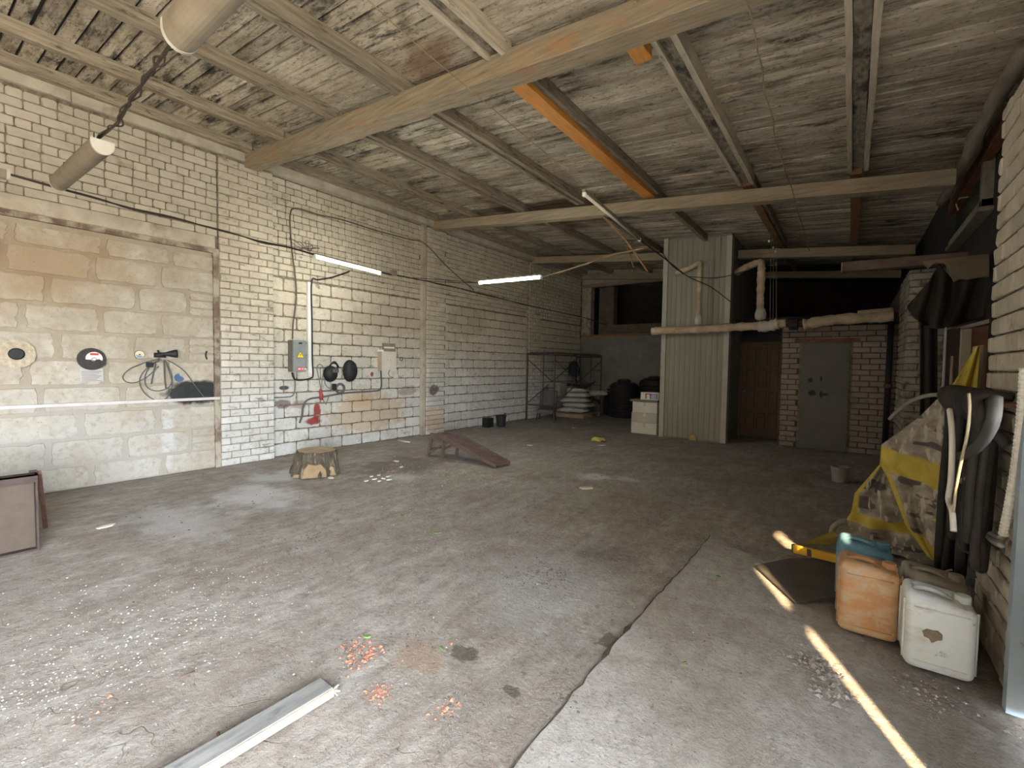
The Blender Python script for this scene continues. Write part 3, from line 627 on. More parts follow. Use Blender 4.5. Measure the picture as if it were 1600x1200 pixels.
cable([wob([at(1160, -20, 2, 3.6), at(1190, 110, 2, 3.57), at(1212, 215, 2, 3.54), at(1240, 310, 2, 3.5), at(1265, 392, 2, 3.42)], .012, 9, 4)], 'thin rope hanging along the ceiling in front of both beams', .006, M_rope, 'rope', 'rope', 3)
# junction box on the long cable
j = at(615, 427, 0, -6.0)
tag(MB().box((j.x-.03, j.y-.05, j.z-.04), (j.x+.03, j.y+.05, j.z+.05)).build('junction_box', M_batten, bevel=.01), 'small dusty junction box on the long cable beside the lit tube', 'junction box')
# cable tangle on the brick above the lit tube
r = random.Random(3); c0 = at(475, 383, 0, -7.12)
cable([[c0+Vector((.02, r.uniform(-.25, .25), r.uniform(-.1, .1))) for _ in range(14)]], 'tangle of thin dark wire on the brick above the first lit tube', .004, M_cable, 'wire_tangle', 'wire')
# wall wiring round the electric box
WX = -7.145
bx0, bx1 = at(458, 531, 0, -7.0), at(478, 581, 0, -7.0)
yA, yB, zA, zB = bx0.y, bx1.y, bx1.z, bx0.z
t = thing('electric_box', 'grey steel electric box with yellow warning triangle on the left wall', 'electric box', (-7.08, (yA+yB)/2, zA))
M_boxg = mat('grey_box_paint', (.22, .235, .23), (.18, .19, .185), 8, .5, .08)
MB().box((-7.17, yA, zA), (-7.02, yB, zB)).build('case', mat('olive_box_side', (.15, .14, .11), (.12, .11, .085), 8, .6, .1), t, bevel=.004, seg=1)
bd = MB().box((-7.02, yA, zA), (-6.995, yB, zB)).build('door', M_boxg, t, bevel=.006, seg=2)
cy, cz, hh = (yA+yB)/2+.01, zA+(zB-zA)*.53, .062
def tri(s, x, d, m, nm): MB().prism([(-hh*s*1.05, -hh*s*.75), (hh*s*1.05, -hh*s*.75), (0, hh*s*1.05)], d, Matrix(((0, 0, 1, x), (1, 0, 0, cy), (0, 1, 0, cz), (0, 0, 0, 1)))).build(nm, m, bd, fix=True)
tri(1.0, -6.9955, .002, mat('sign_black', (.02, .02, .02)), 'warning_triangle'); tri(.84, -6.9935, .0012, mat('sign_yellow', (.80, .58, .02), (.72, .50, .02), 20, .5, 0), 'warning_triangle')
MB().prism([(.012, .045), (-.014, .0), (.004, .004), (-.008, -.034), (.016, .012), (-.001, .010)], .001, Matrix(((0, 0, 1, -6.9923), (1, 0, 0, cy), (0, 1, 0, cz), (0, 0, 0, 1)))).build('lightning_bolt', MATS['sign_black'], bd, fix=True)
MB().box((-6.996, yA+.06, zA+.02), (-6.992, yB-.04, zA+.075)).build('red_label', mat('red_sticker', (.62, .10, .08), (.55, .08, .06), 20, .5, 0), bd)
for k, (a, w) in enumerate(((.075, .05), (.135, .03), (.175, .05))): MB().box((-6.9925, yA+a, zA+.038), (-6.9915, yA+a+w*.8, zA+.056)).build('label_print', mat('sticker_print', (.75, .66, .62), (.7, .6, .56), 20, .5, 0), bd)
MB().box((-6.997, cy-.025, zB-.06), (-6.985, cy+.025, zB-.035)).build('lock', M_black, bd)
# cable duct and cables
t = thing('cable_duct', 'white vertical plastic cable duct right of the electric box', 'cable duct', at(484, 588, 0, WX))
a, c = at(483, 441, 0, WX), at(484.5, 588, 0, WX)
MB().box((-7.17, a.y-.035, c.z), (-7.12, a.y+.03, a.z)).build('duct', M_white, t)
MB().box((-7.12, a.y-.036, c.z), (-7.115, a.y-.01, a.z)).build('lid', M_white, t)
def wpath(L, x=WX): return [at(px, py, 0, x) for px, py in L]
cable([wpath([(546, 424), (520, 433), (497, 437), (487, 440), (487.5, 500), (488, 560), (489, 586), (485, 591), (470, 594), (460, 592), (456, 582)], -7.10)], 'black cable down the white duct and under the electric box', .013, M_black)
cable([wpath([(740, 453)], -6.03)+wpath([(700, 418)], -6.5)+wpath([(664, 381)], -7.02)+wpath([(640, 374), (590, 361), (540, 345), (500, 336), (470, 327), (458, 326), (454, 332), (453, 350), (456, 390), (461, 430), (463, 455), (461, 485), (458, 505), (457, 530)], -7.13)], 'brown cable looping up the brick from the electric box to the beam end', .012, mat('brown_cable', (.13, .10, .075), (.09, .07, .05), 20))
cable([wpath([(458, 582), (461, 600), (459, 615), (452, 620), (426, 621)], -7.13)], 'grey cable leaving the bottom of the electric box', .011, mat('grey_cable', (.20, .19, .17), (.15, .14, .12), 20))
cable([wpath([(595, 579), (596, 600), (594, 608), (586, 611), (540, 614), (505, 620), (482, 624), (474, 634), (472, 648), (468, 661)], -7.12)], 'dark hose across the wall from the pale panel to beside the red paint', [.016], mat('dark_grey_hose', (.12, .115, .105), (.08, .075, .07), 20))
cable([wpath([(502, 612), (498, 590), (495, 575), (499, 569), (505, 575), (503, 595), (502, 612), (505, 625), (510, 632)], -7.11), wpath([(507, 580), (508, 600), (515, 607)], -7.11), wpath([(515, 616), (510, 630)], -7.11)], 'thin grey lead looped on the wall left of the welding masks', .008, MATS['grey_cable'])
t = thing('cable_ring', 'coiled grey lead hanging under the welding masks', 'cable coil', at(530, 607, 0, -7.12))
c = at(531, 607, 0, -7.11); m = MB()
for i in range(4):
    R = .075+.008*(i % 3); m.tube([c+Vector((.01*i-.01, R*math.cos(a_*.3927), R*.95*math.sin(a_*.3927))) for a_ in range(16)], .011, 6, 2, close=True)
m.build('loops', MATS['dark_grey_hose'], t); c2 = at(522, 604, 0, -7.1); MB().box((c2.x-.02, c2.y-.04, c2.z-.06), (c2.x+.03, c2.y+.03, c2.z+.05)).build('plug', M_black, t, bevel=.012)
c = at(502, 617, 0, -7.11)
tag(MB().lathe([(.012, -.09), (.03, -.08), (.032, .0), (.018, .03), (.014, .09)], 10, T_(c)).build('red_plug', mat('red_plastic', (.36, .05, .04), (.28, .04, .035), 12, .5), smooth=True), 'red cable plug hanging under the looped grey lead', 'plug')
# welding masks
t = thing('welding_mask', 'black oval welding mask hanging right of the one with headgear', 'welding mask', at(544, 580, 0, -7.1))
c = at(546, 579.5, 0, -7.12); hy = .47*(at(556, 580, 0, -7.1).y-at(533, 580, 0, -7.1).y); hz2 = .5*(at(544, 562, 0, -7.1).z-at(544, 597, 0, -7.1).z)
M_mask = mat('dull_black_mask', (.018, .018, .017), (.012, .012, .012), 8, .6, .15)
def dome(c, ry, rz, dep, u0=0, n=16, k=7):
    vs = []; fs = []
    for i in range(k):
        f = i/(k-1); s_ = math.cos(f*math.pi/2*.96); d_ = dep*math.sin(f*math.pi/2)
        vs += [(c.x+d_, c.y+ry*s_*math.cos(2*math.pi*j/n), c.z+rz*s_*math.sin(2*math.pi*j/n)) for j in range(n)]
    fs = [(i*n+j, i*n+(j+1) % n, (i+1)*n+(j+1) % n, (i+1)*n+j) for i in range(k-1) for j in range(n)]+[tuple((k-1)*n+j for j in range(n)), tuple(range(n-1, -1, -1))]
    return vs, fs
MB().add(*dome(c, hy, hz2, .13)).build('shell', M_mask, t, smooth=True)
MB().box((c.x+.10, c.y-.05, c.z+.04), (c.x+.135, c.y+.05, c.z+.12)).build('visor', M_black, t, bevel=.008)
t = thing('welding_mask', 'black welding mask with headgear hanging left of the oval one', 'welding mask', at(518, 582, 0, -7.1))
c = at(515.5, 584, 0, -7.12)
MB().add(*dome(c, hy*.92, hz2*.72, .12)).build('shell', M_mask, t, smooth=True)
c3 = c+Vector((.08, .02, hz2*.55)); MB().tube([c3+Vector((.0, .075*math.cos(k*.52), .075*math.sin(k*.52))) for k in range(12)], .014, 6, 2, close=True).tube([c3+Vector((0, -.1, 0)), c3+Vector((.02, 0, .1)), c3+Vector((0, .1, 0))], .012, 6, 4).build('headband', M_black, t)
MB().box((c.x+.08, c.y-.02, c.z+.02), (c.x+.13, c.y+.09, c.z+.09)).build('visor', mat('mask_glass', (.10, .10, .10), (.07, .07, .07), 9, .25), t, bevel=.01)
# pale panel, plaque and small fittings
p0, p1 = at(596, 549, 0, -7.13), at(619, 580, 0, -7.13)
t = thing('wall_panel', 'pale square board with brown left edge on the left wall', 'board', (-7.13, p0.y, p1.z))
MB().box((-7.17, p0.y, p1.z), (-7.125, p1.y, p0.z)).build('board', mat('pale_board', (.62, .57, .47), (.54, .49, .40), 4), t); MB().box((-7.17, p0.y-.06, p1.z), (-7.12, p0.y, p0.z)).build('edge_strip', mat('tan_edge', (.40, .32, .22), (.33, .26, .18), 5), t)
for k in range(2): MB().lathe([(.006, 0), (.006, .006)], 6, T_((-7.125, p0.y+.14+.07*k, p0.z-.16), ry=RAD(90))).build('screw', M_black, t)
p0, p1 = at(599, 536, 0, -7.13), at(618, 549.5, 0, -7.13)
t = thing('wall_plaque', 'small brown framed plaque above the pale board on the left wall', 'plaque', (-7.13, p0.y, p1.z))
MB().box((-7.17, p0.y, p1.z), (-7.13, p1.y, p0.z)).build('plate', mat('brown_plaque', (.26, .22, .17), (.20, .16, .12), 8), t); MB().box((-7.13, p0.y+.02, (p0.z+p1.z)/2-.02), (-7.126, p1.y-.03, (p0.z+p1.z)/2+.01)).build('pale_stripe', M_white, t)
p0 = at(595, 548, 0, -7.13); tag(MB().box((-7.16, p0.y-.07, p0.z-.02), (-7.12, p0.y+.06, p0.z+.02)).build('white_batten', M_white, bevel=.004), 'short white batten left of the brown plaque', 'batten')
c = at(627, 561, 0, -7.13); tag(MB().tube([c+Vector((0, .035*math.cos(k*.785), .035*math.sin(k*.785))) for k in range(8)], .008, 6, 2, close=True).build('wall_ring', M_cable), 'small dark ring fixed on the wall right of the pale board', 'ring')
p0 = at(619, 588, 0, -7.13); t = thing('wall_socket', 'pale wall socket with a short dark lead below the pale board', 'socket', p0)
MB().box((-7.17, p0.y-.06, p0.z-.04), (-7.125, p0.y+.05, p0.z+.04)).build('cover', mat('pale_board', (.6, .55, .45)), t, bevel=.008); MB().tube(wpath([(615, 590), (609, 588), (607, 583), (609, 578)], -7.125), .006, 5, 4).build('lead', M_cable, t)

# ---- things on the blocked gateway
GX = -7.068
def TW(c, s=1): return Matrix(((0, 0, 1, c.x), (1, 0, 0, c.y), (0, 1, 0, c.z), (0, 0, 0, 1)))   # local xy -> wall yz, z out of the wall
c = at(25, 553, 0, GX); t = thing('polishing_disc', 'white ruffled polishing disc with black hub at the left edge', 'disc', c)
r = random.Random(8); R = .148
poly = [((R+r.uniform(-.008, .006))*math.cos(2*math.pi*k/40), (R+r.uniform(-.008, .006))*math.sin(2*math.pi*k/40)) for k in range(40)]
pad = MB().prism(poly, .025, TW(c)).build('pad', mat('cream_felt', (.50, .43, .32), (.34, .27, .18), 30, .95, .8, stain=((.30, .22, .14), 25, .6, .7)), t, fix=True)
MB().lathe([(.062, .02), (.062, .045), (.05, .052), (.02, .052), (.018, .06)], 24, TW(c)).build('hub', M_mask, t, fix=True)
for k in range(22):
    a_ = 2*math.pi*k/22+r.uniform(-.1, .1); d_ = Vector((0, math.cos(a_), math.sin(a_))); MB().bar(c+Vector((.026, 0, 0))+d_*.068, c+Vector((.026, 0, 0))+d_*(.12+r.uniform(0, .02)), .006, .006, (1, 0, 0)).build('pleat', MATS['cream_felt'], pad)
c = at(143, 561, 0, GX); t = thing('cutting_disc', 'black cutting disc with torn red and white label above a paper sheet', 'disc', c)
R = .128; dk = MB().lathe([(R, 0), (R, .012), (R*.8, .016), (.1, .018)], 32, TW(c)).build('disc', mat('charcoal_disc', (.05, .042, .038), (.03, .027, .025), 25, .8, .3), t, fix=True)
MB().prism([(.075*math.cos(RAD(a_))+.02, .075*math.sin(RAD(a_))+.008) for a_ in range(-20, 200, 15)], .002, TW(c+Vector((.0185, 0, 0)))).build('label', mat('disc_label', (.66, .60, .56), (.55, .48, .44), 20, .6, 0), dk, fix=True)
MB().box((c.x+.0205, c.y-.015, c.z+.045), (c.x+.022, c.y+.06, c.z+.068)).build('red_mark', mat('disc_red', (.50, .08, .05)), dk); MB().lathe([(.026, 0), (.026, .0015)], 16, TW(c+Vector((.021, .02, -.005)))).build('blue_mark', mat('disc_blue', (.30, .38, .46)), dk, fix=True); MB().lathe([(.012, 0), (.012, .004)], 12, TW(c+Vector((.022, .02, -.005)))).build('bore', M_white, t, fix=True)
MB().prism([(.0, -.02), (.11, -.075), (.125, -.04), (.06, .0)], .004, TW(c+Vector((.02, 0, 0)))).build('torn_flap', MATS['charcoal_disc'], t, fix=True)
p0, p1 = at(125, 576, 0, GX), at(162, 596, 0, GX); t = thing('paper_sheet', 'printed white paper sheet pinned under the black cutting disc', 'paper', (GX, p0.y, p1.z))
MB().box((GX-.012, p0.y, p1.z), (GX-.008, p1.y, p0.z)).build('sheet', mat('thin_paper', (.42, .395, .37), (.38, .355, .33), 9, .8, 0), t)
for k in range(7): MB().box((GX-.0079, p0.y+.015, p0.z-.035-k*.018), (GX-.0075, p1.y-.015-.02*(k % 3), p0.z-.030-k*.018)).build('print_line', mat('grey_print', (.17, .155, .15)), t)
c = at(218, 554, 0, GX); t = thing('grinding_disc', 'small cream and blue grinding disc left of the inspection lamp', 'disc', c)
MB().lathe([(.047, 0), (.047, .008)], 24, TW(c)).build('disc', mat('small_disc', (.62, .56, .40), (.55, .48, .33), 12), t, fix=True); MB().lathe([(.052, -.002), (.052, .004)], 24, TW(c)).build('rim', M_mask, t, fix=True)
MB().prism([(.04*math.cos(RAD(a_)), .04*math.sin(RAD(a_))) for a_ in range(185, 330, 12)], .001, TW(c+Vector((.0082, 0, 0)))).build('blue_field', mat('dull_blue', (.22, .30, .42)), t, fix=True); MB().lathe([(.009, 0), (.009, .002)], 10, TW(c+Vector((.009, 0, 0)))).build('bore', M_black, t, fix=True)
c = at(280, 590, 0, GX); t = tag(MB().prism([(.055*math.cos(RAD(a_)), .055*math.sin(RAD(a_))) for a_ in range(95, 350, 12)]+[(.03, .012), (.008, .02)], .008, TW(c)).build('broken_disc', mat('blue_disc', (.07, .12, .22), (.05, .09, .17), 12, .7), fix=True), 'broken dark blue disc right of the inspection lamp', 'disc')
c = at(322, 555, 0, GX); t = tag(MB().tube([c+Vector((0, .008, .055)), c+Vector((.01, -.006, .02)), c+Vector((.01, -.006, -.02)), c+Vector((0, .01, -.055))], .011, 6, 4).build('door_pull', M_black), 'small black curved handle near the corner of the blocks', 'handle')
c = at(262, 553, 0, GX+.06); t = thing('inspection_lamp', 'black inspection lamp hung with loops of cable on the blocks', 'lamp', c)
d_ = Vector((.1, 1, .06)).normalized(); x_ = Vector((0, 0, 1)).cross(d_).normalized(); u_ = d_.cross(x_)
T = Matrix(((x_.x, u_.x, d_.x, c.x), (x_.y, u_.y, d_.y, c.y), (x_.z, u_.z, d_.z, c.z), (0, 0, 0, 1)))
hd = MB().lathe([(.018, -.14), (.02, -.08), (.022, -.02), (.03, .0), (.05, .07), (.054, .10)], 16, T).build('head', M_mask, t, smooth=True, fix=True); MB().lathe([(.05, .095), (.048, .108)], 16, T).build('lens', mat('lamp_glass', (.45, .42, .38), (.4, .37, .33), 9, .3), hd, fix=True)
c4 = at(249, 556, 0, GX+.04); MB().box((c4.x-.03, c4.y-.05, c4.z-.02), (c4.x+.03, c4.y+.06, c4.z+.03)).tube([c4+Vector((0, 0, .0)), c4+Vector((.02, -.02, .07))], .012).build('clamp', M_mask, t, bevel=.0)
gp = lambda L, x=GX+.02: [at(a_, b_, 0, x) for a_, b_ in L]
MB().tube(gp([(250, 560), (225, 567), (202, 577), (192, 588), (196, 596), (210, 598), (228, 590), (248, 572)]), .006, 5, 5).tube(gp([(248, 562), (230, 575), (219, 590), (220, 605), (230, 618), (246, 626), (260, 622), (268, 605), (268, 585), (258, 563)]), .006, 5, 5).tube(gp([(252, 562), (235, 572), (226, 590), (230, 605), (245, 611), (262, 606), (268, 595), (262, 575), (256, 562)]), .006, 5, 5).tube(gp([(262, 563), (275, 570), (290, 582), (303, 600), (320, 622)]), .006, 5, 5).tube(gp([(243, 568), (238, 590), (236, 600)]), .008, 5, 4).tube(gp([(256, 564), (257, 590), (259, 607)]), .008, 5, 4).build('lead', MATS['dark_grey_hose'], t)
c4 = at(233, 570, 0, GX+.04); MB().box((c4.x-.02, c4.y-.03, c4.z-.03), (c4.x+.02, c4.y+.04, c4.z+.03)).build('plug', M_mask, t, bevel=.008)
a, c = at(0, 637, 0, -7.05), at(343, 622, 0, -7.05)
tag(MB().bar((-7.06, -1.0, a.z), (-7.06, c.y, c.z), .05, .035).build('wall_rail', mat('white_rail', (.56, .51, .49), (.46, .41, .39), 8)), 'narrow white rail along the grey block wall at waist height', 'rail')

a, c = at(938, 345, 1, 6.72), at(1012, 424, 1, 7.4); a.z += .12
t = thing('hanging_lath', 'splintered lath dangling from the far cross beam', 'lath', a); MB().bar(a, a.lerp(c, .5)+Vector((.03, 0, .03)), .05, .015).bar(a.lerp(c, .5)+Vector((.03, 0, .03)), c, .04, .015).build('lath', M_brownw, t); MB().bar(a.lerp(c, .55), at(990, 418, 1, 7.3), .012, .012).build('splinter', M_brownw, t)
# ================================================================ THINGS ON THE FLOOR, LEFT HALF
# rusty steel bin at the left edge
t = thing('steel_tray', 'brown steel tray standing on its edge at the left picture edge', 'tray', (-5.1, 0, 0))
x0, x1, y0, y1, h = -6.35, -5.06, -.7, .61, .60
M_binf = mat('brown_bin_sheet', (.085, .060, .042), (.058, .041, .029), 6, .7, .2, stain=((.09, .05, .04), 5, .56, .7))
MB().box((x1-.05, y0, 0), (x1-.04, y1, h)).build('panel', M_binf, t)
for a, c in (((x1-.05, y0, h-.012), (x1+.05, y1, h)), ((x1-.05, y1-.012, 0), (x1+.04, y1, h)), ((x1-.05, y0, 0), (x1+.03, y0+.012, h)), ((x1-.05, y0, 0), (x1+.03, y1, .012)), ((x1+.04, y0, h-.06), (x1+.05, y1, h)), ((x1-.09, y1-.03, .0), (x1-.05, y1+.012, h+.01))):
    MB().box(a, c).build('rim', mat('dark_rust_rim', (.07, .046, .038), (.04, .027, .023), 8, .8, .3), t)
MB().bar((x1-.06, y1+.02, h-.01), (x1-.62, y1+.12, 0), .04, .03, (0, 1, 0)).build('strut', M_rust, t)
# stump
c = at(487, 744, 2, 0); t = thing('wood_stump', 'sawn log stump with rough bark before the left wall', 'stump', (c.x-.12, c.y+.12, 0))
r = random.Random(12); n = 18; rad = [.29+r.uniform(-.04, .04) for _ in range(n)]; cx, cy_ = c.x-.12, c.y+.12; vs = []; fs = []
rows = [(0, 1.08), (.05, 1.06), (.13, 1.0), (.22, .94), (.30, .90), (.31, .84)]
for z, k in rows:
    for i in range(n):
        a_ = 2*math.pi*i/n; q = rad[i]*k*(1+.05*r.uniform(-1, 1)); vs.append((cx+q*1.0*math.cos(a_)-z*.06, cy_+q*1.02*math.sin(a_)+z*.10, z))
for j in range(len(rows)-1):
    for i in range(n): fs.append((j*n+i, j*n+(i+1) % n, (j+1)*n+(i+1) % n, (j+1)*n+i))
m = MB().add(vs, fs+[tuple(range(n-1, -1, -1))]); m.build('bark', mat('log_bark', (.17, .135, .095), (.055, .042, .03), 5, .95, .9, sc=(5, 5, 1), stain=((.30, .27, .15), 5, .55, .68), dist=.02), t)
MB().add([v for v in vs[-n:]], [tuple(range(n))]).build('sawn_top', mat('sawn_top', (.40, .30, .19), (.28, .21, .13), 6), t)
M_cut = mat('fresh_split_wood', (.31, .215, .12), (.20, .13, .07), 6, .85, .6, stain=((.25, .13, .05), 9, .62, .72))
dcam = Vector((-cx, -cy_, 0)).normalized(); sd_ = Vector((-dcam.y, dcam.x, 0))
def split(off, w, z1, seed):
    r = random.Random(seed); pts = [(-w, 0), (w, 0), (w*.95, z1*.5), (w*.55, z1*.95), (w*.1, z1*.85), (-w*.5, z1), (-w*.9, z1*.6)]
    o = Vector((cx, cy_, .0))+sd_*off+dcam*(math.sqrt(max(.01, .30**2-off*off))-.04); T = Matrix(((sd_.x, 0, dcam.x, o.x), (sd_.y, 0, dcam.y, o.y), (0, 1, 0, .004), (0, 0, 0, 1)))
    MB().prism([(x+r.uniform(-.01, .01), y) for x, y in pts], .055, T).build('split_face', M_cut, t, bevel=.008, seg=1, fix=True)
split(-.01, .14, .19, 1); split(.20, .045, .13, 2); split(-.21, .05, .05, 3)
# ramp
t = thing('steel_ramp', 'rusty brown steel car ramp with low trestle legs before the second pilaster', 'ramp', (-4.8, 5.25, 0))
M_ramp = mat('red_brown_ramp', (.135, .088, .072), (.08, .052, .044), 7, .75, .3, stain=((.30, .24, .21), 9, .62, .75))
H1, XA, XB, XC = .34, -5.42, -5.12, -4.05; ya, yb = 5.10, 5.42
def deck(x0, z0, x1, z1, nm):
    MB().add([(x0, ya, z0), (x1, ya, z1), (x1, yb, z1), (x0, yb, z0), (x0, ya, z0-.012), (x1, ya, z1-.012), (x1, yb, z1-.012), (x0, yb, z0-.012)], [(0, 1, 2, 3), (7, 6, 5, 4), (0, 4, 5, 1), (2, 6, 7, 3), (1, 5, 6, 2), (0, 3, 7, 4)]).build(nm, M_ramp, t)
deck(XA, H1-.005, XB, H1, 'platform'); deck(XB, H1, XC, .035, 'deck')
for yy in (ya, yb):
    MB().add([(XA, yy-.012, H1+.035), (XB, yy-.012, H1+.035), (XC, yy-.012, .05), (XC, yy-.012, .0), (XB, yy-.012, H1-.06), (XA, yy-.012, H1-.06)]+[(XA, yy+.012, H1+.035), (XB, yy+.012, H1+.035), (XC, yy+.012, .05), (XC, yy+.012, .0), (XB, yy+.012, H1-.06), (XA, yy+.012, H1-.06)],
             [(0, 1, 4, 5), (1, 2, 3, 4), (6, 11, 10, 7), (7, 10, 9, 8), (0, 6, 7, 1), (1, 7, 8, 2), (2, 8, 9, 3), (3, 9, 10, 4), (4, 10, 11, 5), (5, 11, 6, 0)]).build('side_rail', M_ramp, t, fix=True)
for yy in (ya, yb):
    MB().bar((XA+.03, yy, H1-.03), (XA-.05, yy, 0), .04, .04, (0, 1, 0)).build('leg', M_ramp, t); MB().bar((XB, yy, H1-.05), (XB-.02, yy, 0), .04, .04, (0, 1, 0)).build('leg', M_ramp, t)
    MB().bar((XA-.04, yy, .05), (XB+.08, yy, H1-.08), .03, .03, (0, 1, 0)).build('brace', M_ramp, t)
MB().bar((XA-.04, ya, .10), (XA-.04, yb, .10), .03, .03).build('brace', M_ramp, t)
# bucket, board and dark shade block by the wall
c = at(776, 664, 2, 0); c.x = -6.72; c.y = 8.62
t = thing('bucket', 'small black plastic bucket standing by the left wall', 'bucket', (c.x, c.y, 0))
MB().lathe([(.095, 0), (.10, .01), (.125, .25), (.135, .255), (.135, .275), (.12, .275), (.115, .25), (.09, .02)], 20, T_((c.x, c.y, 0)), cap=True).build('body', M_black, t, smooth=False)
MB().tube([(c.x, c.y-.13, .25), (c.x+.05, c.y-.08, .17), (c.x+.09, c.y, .14), (c.x+.05, c.y+.08, .17), (c.x, c.y+.13, .25)], .004, 5, 4).build('handle', M_cable, t)
MB().bar((c.x-.02, c.y+.02, .2), (c.x-.10, c.y+.30, .29), .035, .02).build('brush', mat('brush_wood', (.20, .11, .09)), t)
tag(MB().bar((-6.98, 8.84, .14), (-7.08, 9.22, .14), .025, .27).build('white_board', mat('white_foam', (.70, .70, .67), (.6, .6, .57), 6)), 'white board leaning on the wall right of the black bucket', 'board')
tag(MB().box((-6.98, 8.22, 0), (-6.80, 8.44, .22)).build('bucket_shade_block', M_black, bevel=.01), 'black block put in for the shade left of the black bucket', 'box')  # dark block placed as the bucket's shade
# scaffold
t = thing('scaffold_frame', 'rusty steel scaffold frame at the far end of the left wall', 'scaffold', (-6.6, 11.5, 0))
M_scaf = mat('scaffold_steel', (.10, .085, .07), (.06, .05, .042), 9, .6, .2, stain=((.24, .21, .18), 6, .62, .74))
sx0, sx1, sy0, sy1, sh = -7.03, -6.17, 10.15, 12.9, 1.80
for x in (sx0, sx1):
    for y in (sy0, sy1): MB().tube([(x, y, 0), (x, y, sh+.02)], .026 if x == sx0 and y == sy0 else .021, 10).build('post', M_scaf, t)
for y in (sy0, sy1):
    for z in (sh-.03, .42): MB().tube([(sx0, y, z), (sx1, y, z)], .018, 8).build('rung', M_scaf, t)
    for z in (.9, 1.35): MB().tube([(sx0+.5, y+.02, z), (sx1, y+.02, z)], .013, 8).build('rung', M_scaf, t)
    MB().tube([(sx0+.5, y+.02, .42), (sx0+.5, y+.02, sh)], .013, 8).build('ladder_rail', M_scaf, t)
for x in (sx0, sx1):
    MB().tube([(x, sy0, sh-.15), (x, sy1, .3)], .013, 8).build('cross_brace', M_scaf, t); MB().tube([(x, sy0, .45), (x, sy1, sh-.15)], .013, 8).build('cross_brace', M_scaf, t)
    MB().tube([(x, sy0, sh), (x, sy1, sh)], .02, 8).build('top_tube', M_scaf, t)
MB().box((sx0+.03, sy0+.05, sh+.02), (sx1-.02, sy1-.05, sh+.045)).build('deck_board', mat('dark_deck', (.10, .085, .07)), t)
# office chair, sacks, jacket
t = thing('armless_chair', 'low grey padded chair without legs tipped against the scaffold', 'chair', (-6.55, 10.65, 0))
M_ch = mat('grey_upholstery', (.16, .155, .145), (.11, .105, .10), 8, .9, .2)
MB().box((-.24, -.05, 0), (.24, .05, .52), T_((-6.72, 10.75, .28), rz=.35, rx=RAD(-8))).build('backrest', M_ch, t, bevel=.03)
for k in (-.08, .08): MB().box((k-.006, -.062, .03), (k+.006, -.05, .5), T_((-6.72, 10.75, .28), rz=.35, rx=RAD(-8))).build('seam', M_ch, t)
MB().box((-.24, -.42, -.05), (.24, .02, .06), T_((-6.70, 10.72, .28), rz=.35, rx=RAD(6))).build('seat', M_ch, t, bevel=.03)
for k in (-.2, .2):
    for yy in (-.36, -.05): MB().tube([T_((-6.7, 10.72, 0), rz=.35) @ Vector((k, yy, .25)), T_((-6.7, 10.72, 0), rz=.35) @ Vector((k*1.15, yy-.05, 0))], .014, 8).build('leg', M_black, t)
M_sack = mat('white_woven_sack', (.56, .55, .52), (.42, .41, .38), 7, .8, .5, bscale=18, dist=.02)
def sack(cx, cy_, z, L, W, H, rz, label, seed, m=M_sack):
    r = random.Random(seed); vs = []; nu, nv = 15, 10
    def fn(u, v):
        a_ = 2*math.pi*u; f = v*2-1; e = (1-abs(f)**4)**.5
        y = W/2*math.copysign(abs(math.cos(a_))**.6, math.cos(a_))*(.55+.45*e); zz = H/2*math.copysign(abs(math.sin(a_))**.7, math.sin(a_))*e
        nz = noise.noise(Vector((f*3+seed, a_, seed)))*.03
        return T_((cx, cy_, z+H/2), rz) @ Vector((f*L/2, y+nz, zz+nz*.7-.02*f*f))
    m_ = MB().grid(fn, nu, nv); o = m_.build('sack', m, smooth=True, fix=True); return tag(o, label, 'sack', 'white sacks stacked under the scaffold')
PAL = thing('pallet', 'wooden pallet on the floor under the white sacks', 'pallet', (-6.5, 12.0, 0))
for k in range(5): MB().box((-6.95+k*.21, 11.45, .10), (-6.80+k*.21, 12.6, .125)).build('deck_slat', M_wood, PAL)
for yy in (11.5, 12.0, 12.5): MB().box((-6.95, yy-.05, .0), (-6.0, yy+.05, .10)).build('bearer', M_wood, PAL)
SK = [(-6.55, 11.85, .128, .10, 'lowest white sack of the pile, bulging over the pallet edge'), (-6.42, 11.95, .275, -.08, 'second white sack up from the pallet'), (-6.52, 11.9, .422, .14, 'third white sack up from the pallet'),
      (-6.50, 12.0, .569, -.05, 'fourth white sack up from the pallet'), (-6.55, 11.95, .716, .08, 'topmost white sack under the dark covering')]
for i, (x, y, z, rz, lb) in enumerate(SK): sack(x, y, z, .98-.03*i, .62, .145, rz+.1, lb, i+1)
sack(-6.0, 12.35, .62, .55, .4, .15, .9, 'small white sack slumped on the right end of the pile', 9)
M_dkc = mat('dark_cloth', (.045, .045, .045), (.03, .03, .03), 8, .9, .3)
tag(MB().grid(lambda u, v: (-6.95+.95*u, 11.65+.6*v, .905+.04*math.sin(u*7)+.03*math.sin(v*5+u*3)+(.09*max(0, u-.8)*5)), 14, 10).build('dark_cover', M_dkc, smooth=True, solid=.02), 'dark sheet lying on top of the sack pile', 'sheet')
tag(MB().box((-7.0, 11.2, .62), (-6.62, 11.6, 1.0)).build('clear_crate', mat('crate_metal', (.40, .38, .34), (.2, .18, .15), 6, .35), bevel=.01), 'dull metal crate beside the sack pile near the wall', 'crate')
t = thing('jacket', 'dark blue jacket hanging on the scaffold brace', 'jacket', (-6.35, 12.2, 1.3))
jc = at(897, 577, 1, 11.9)
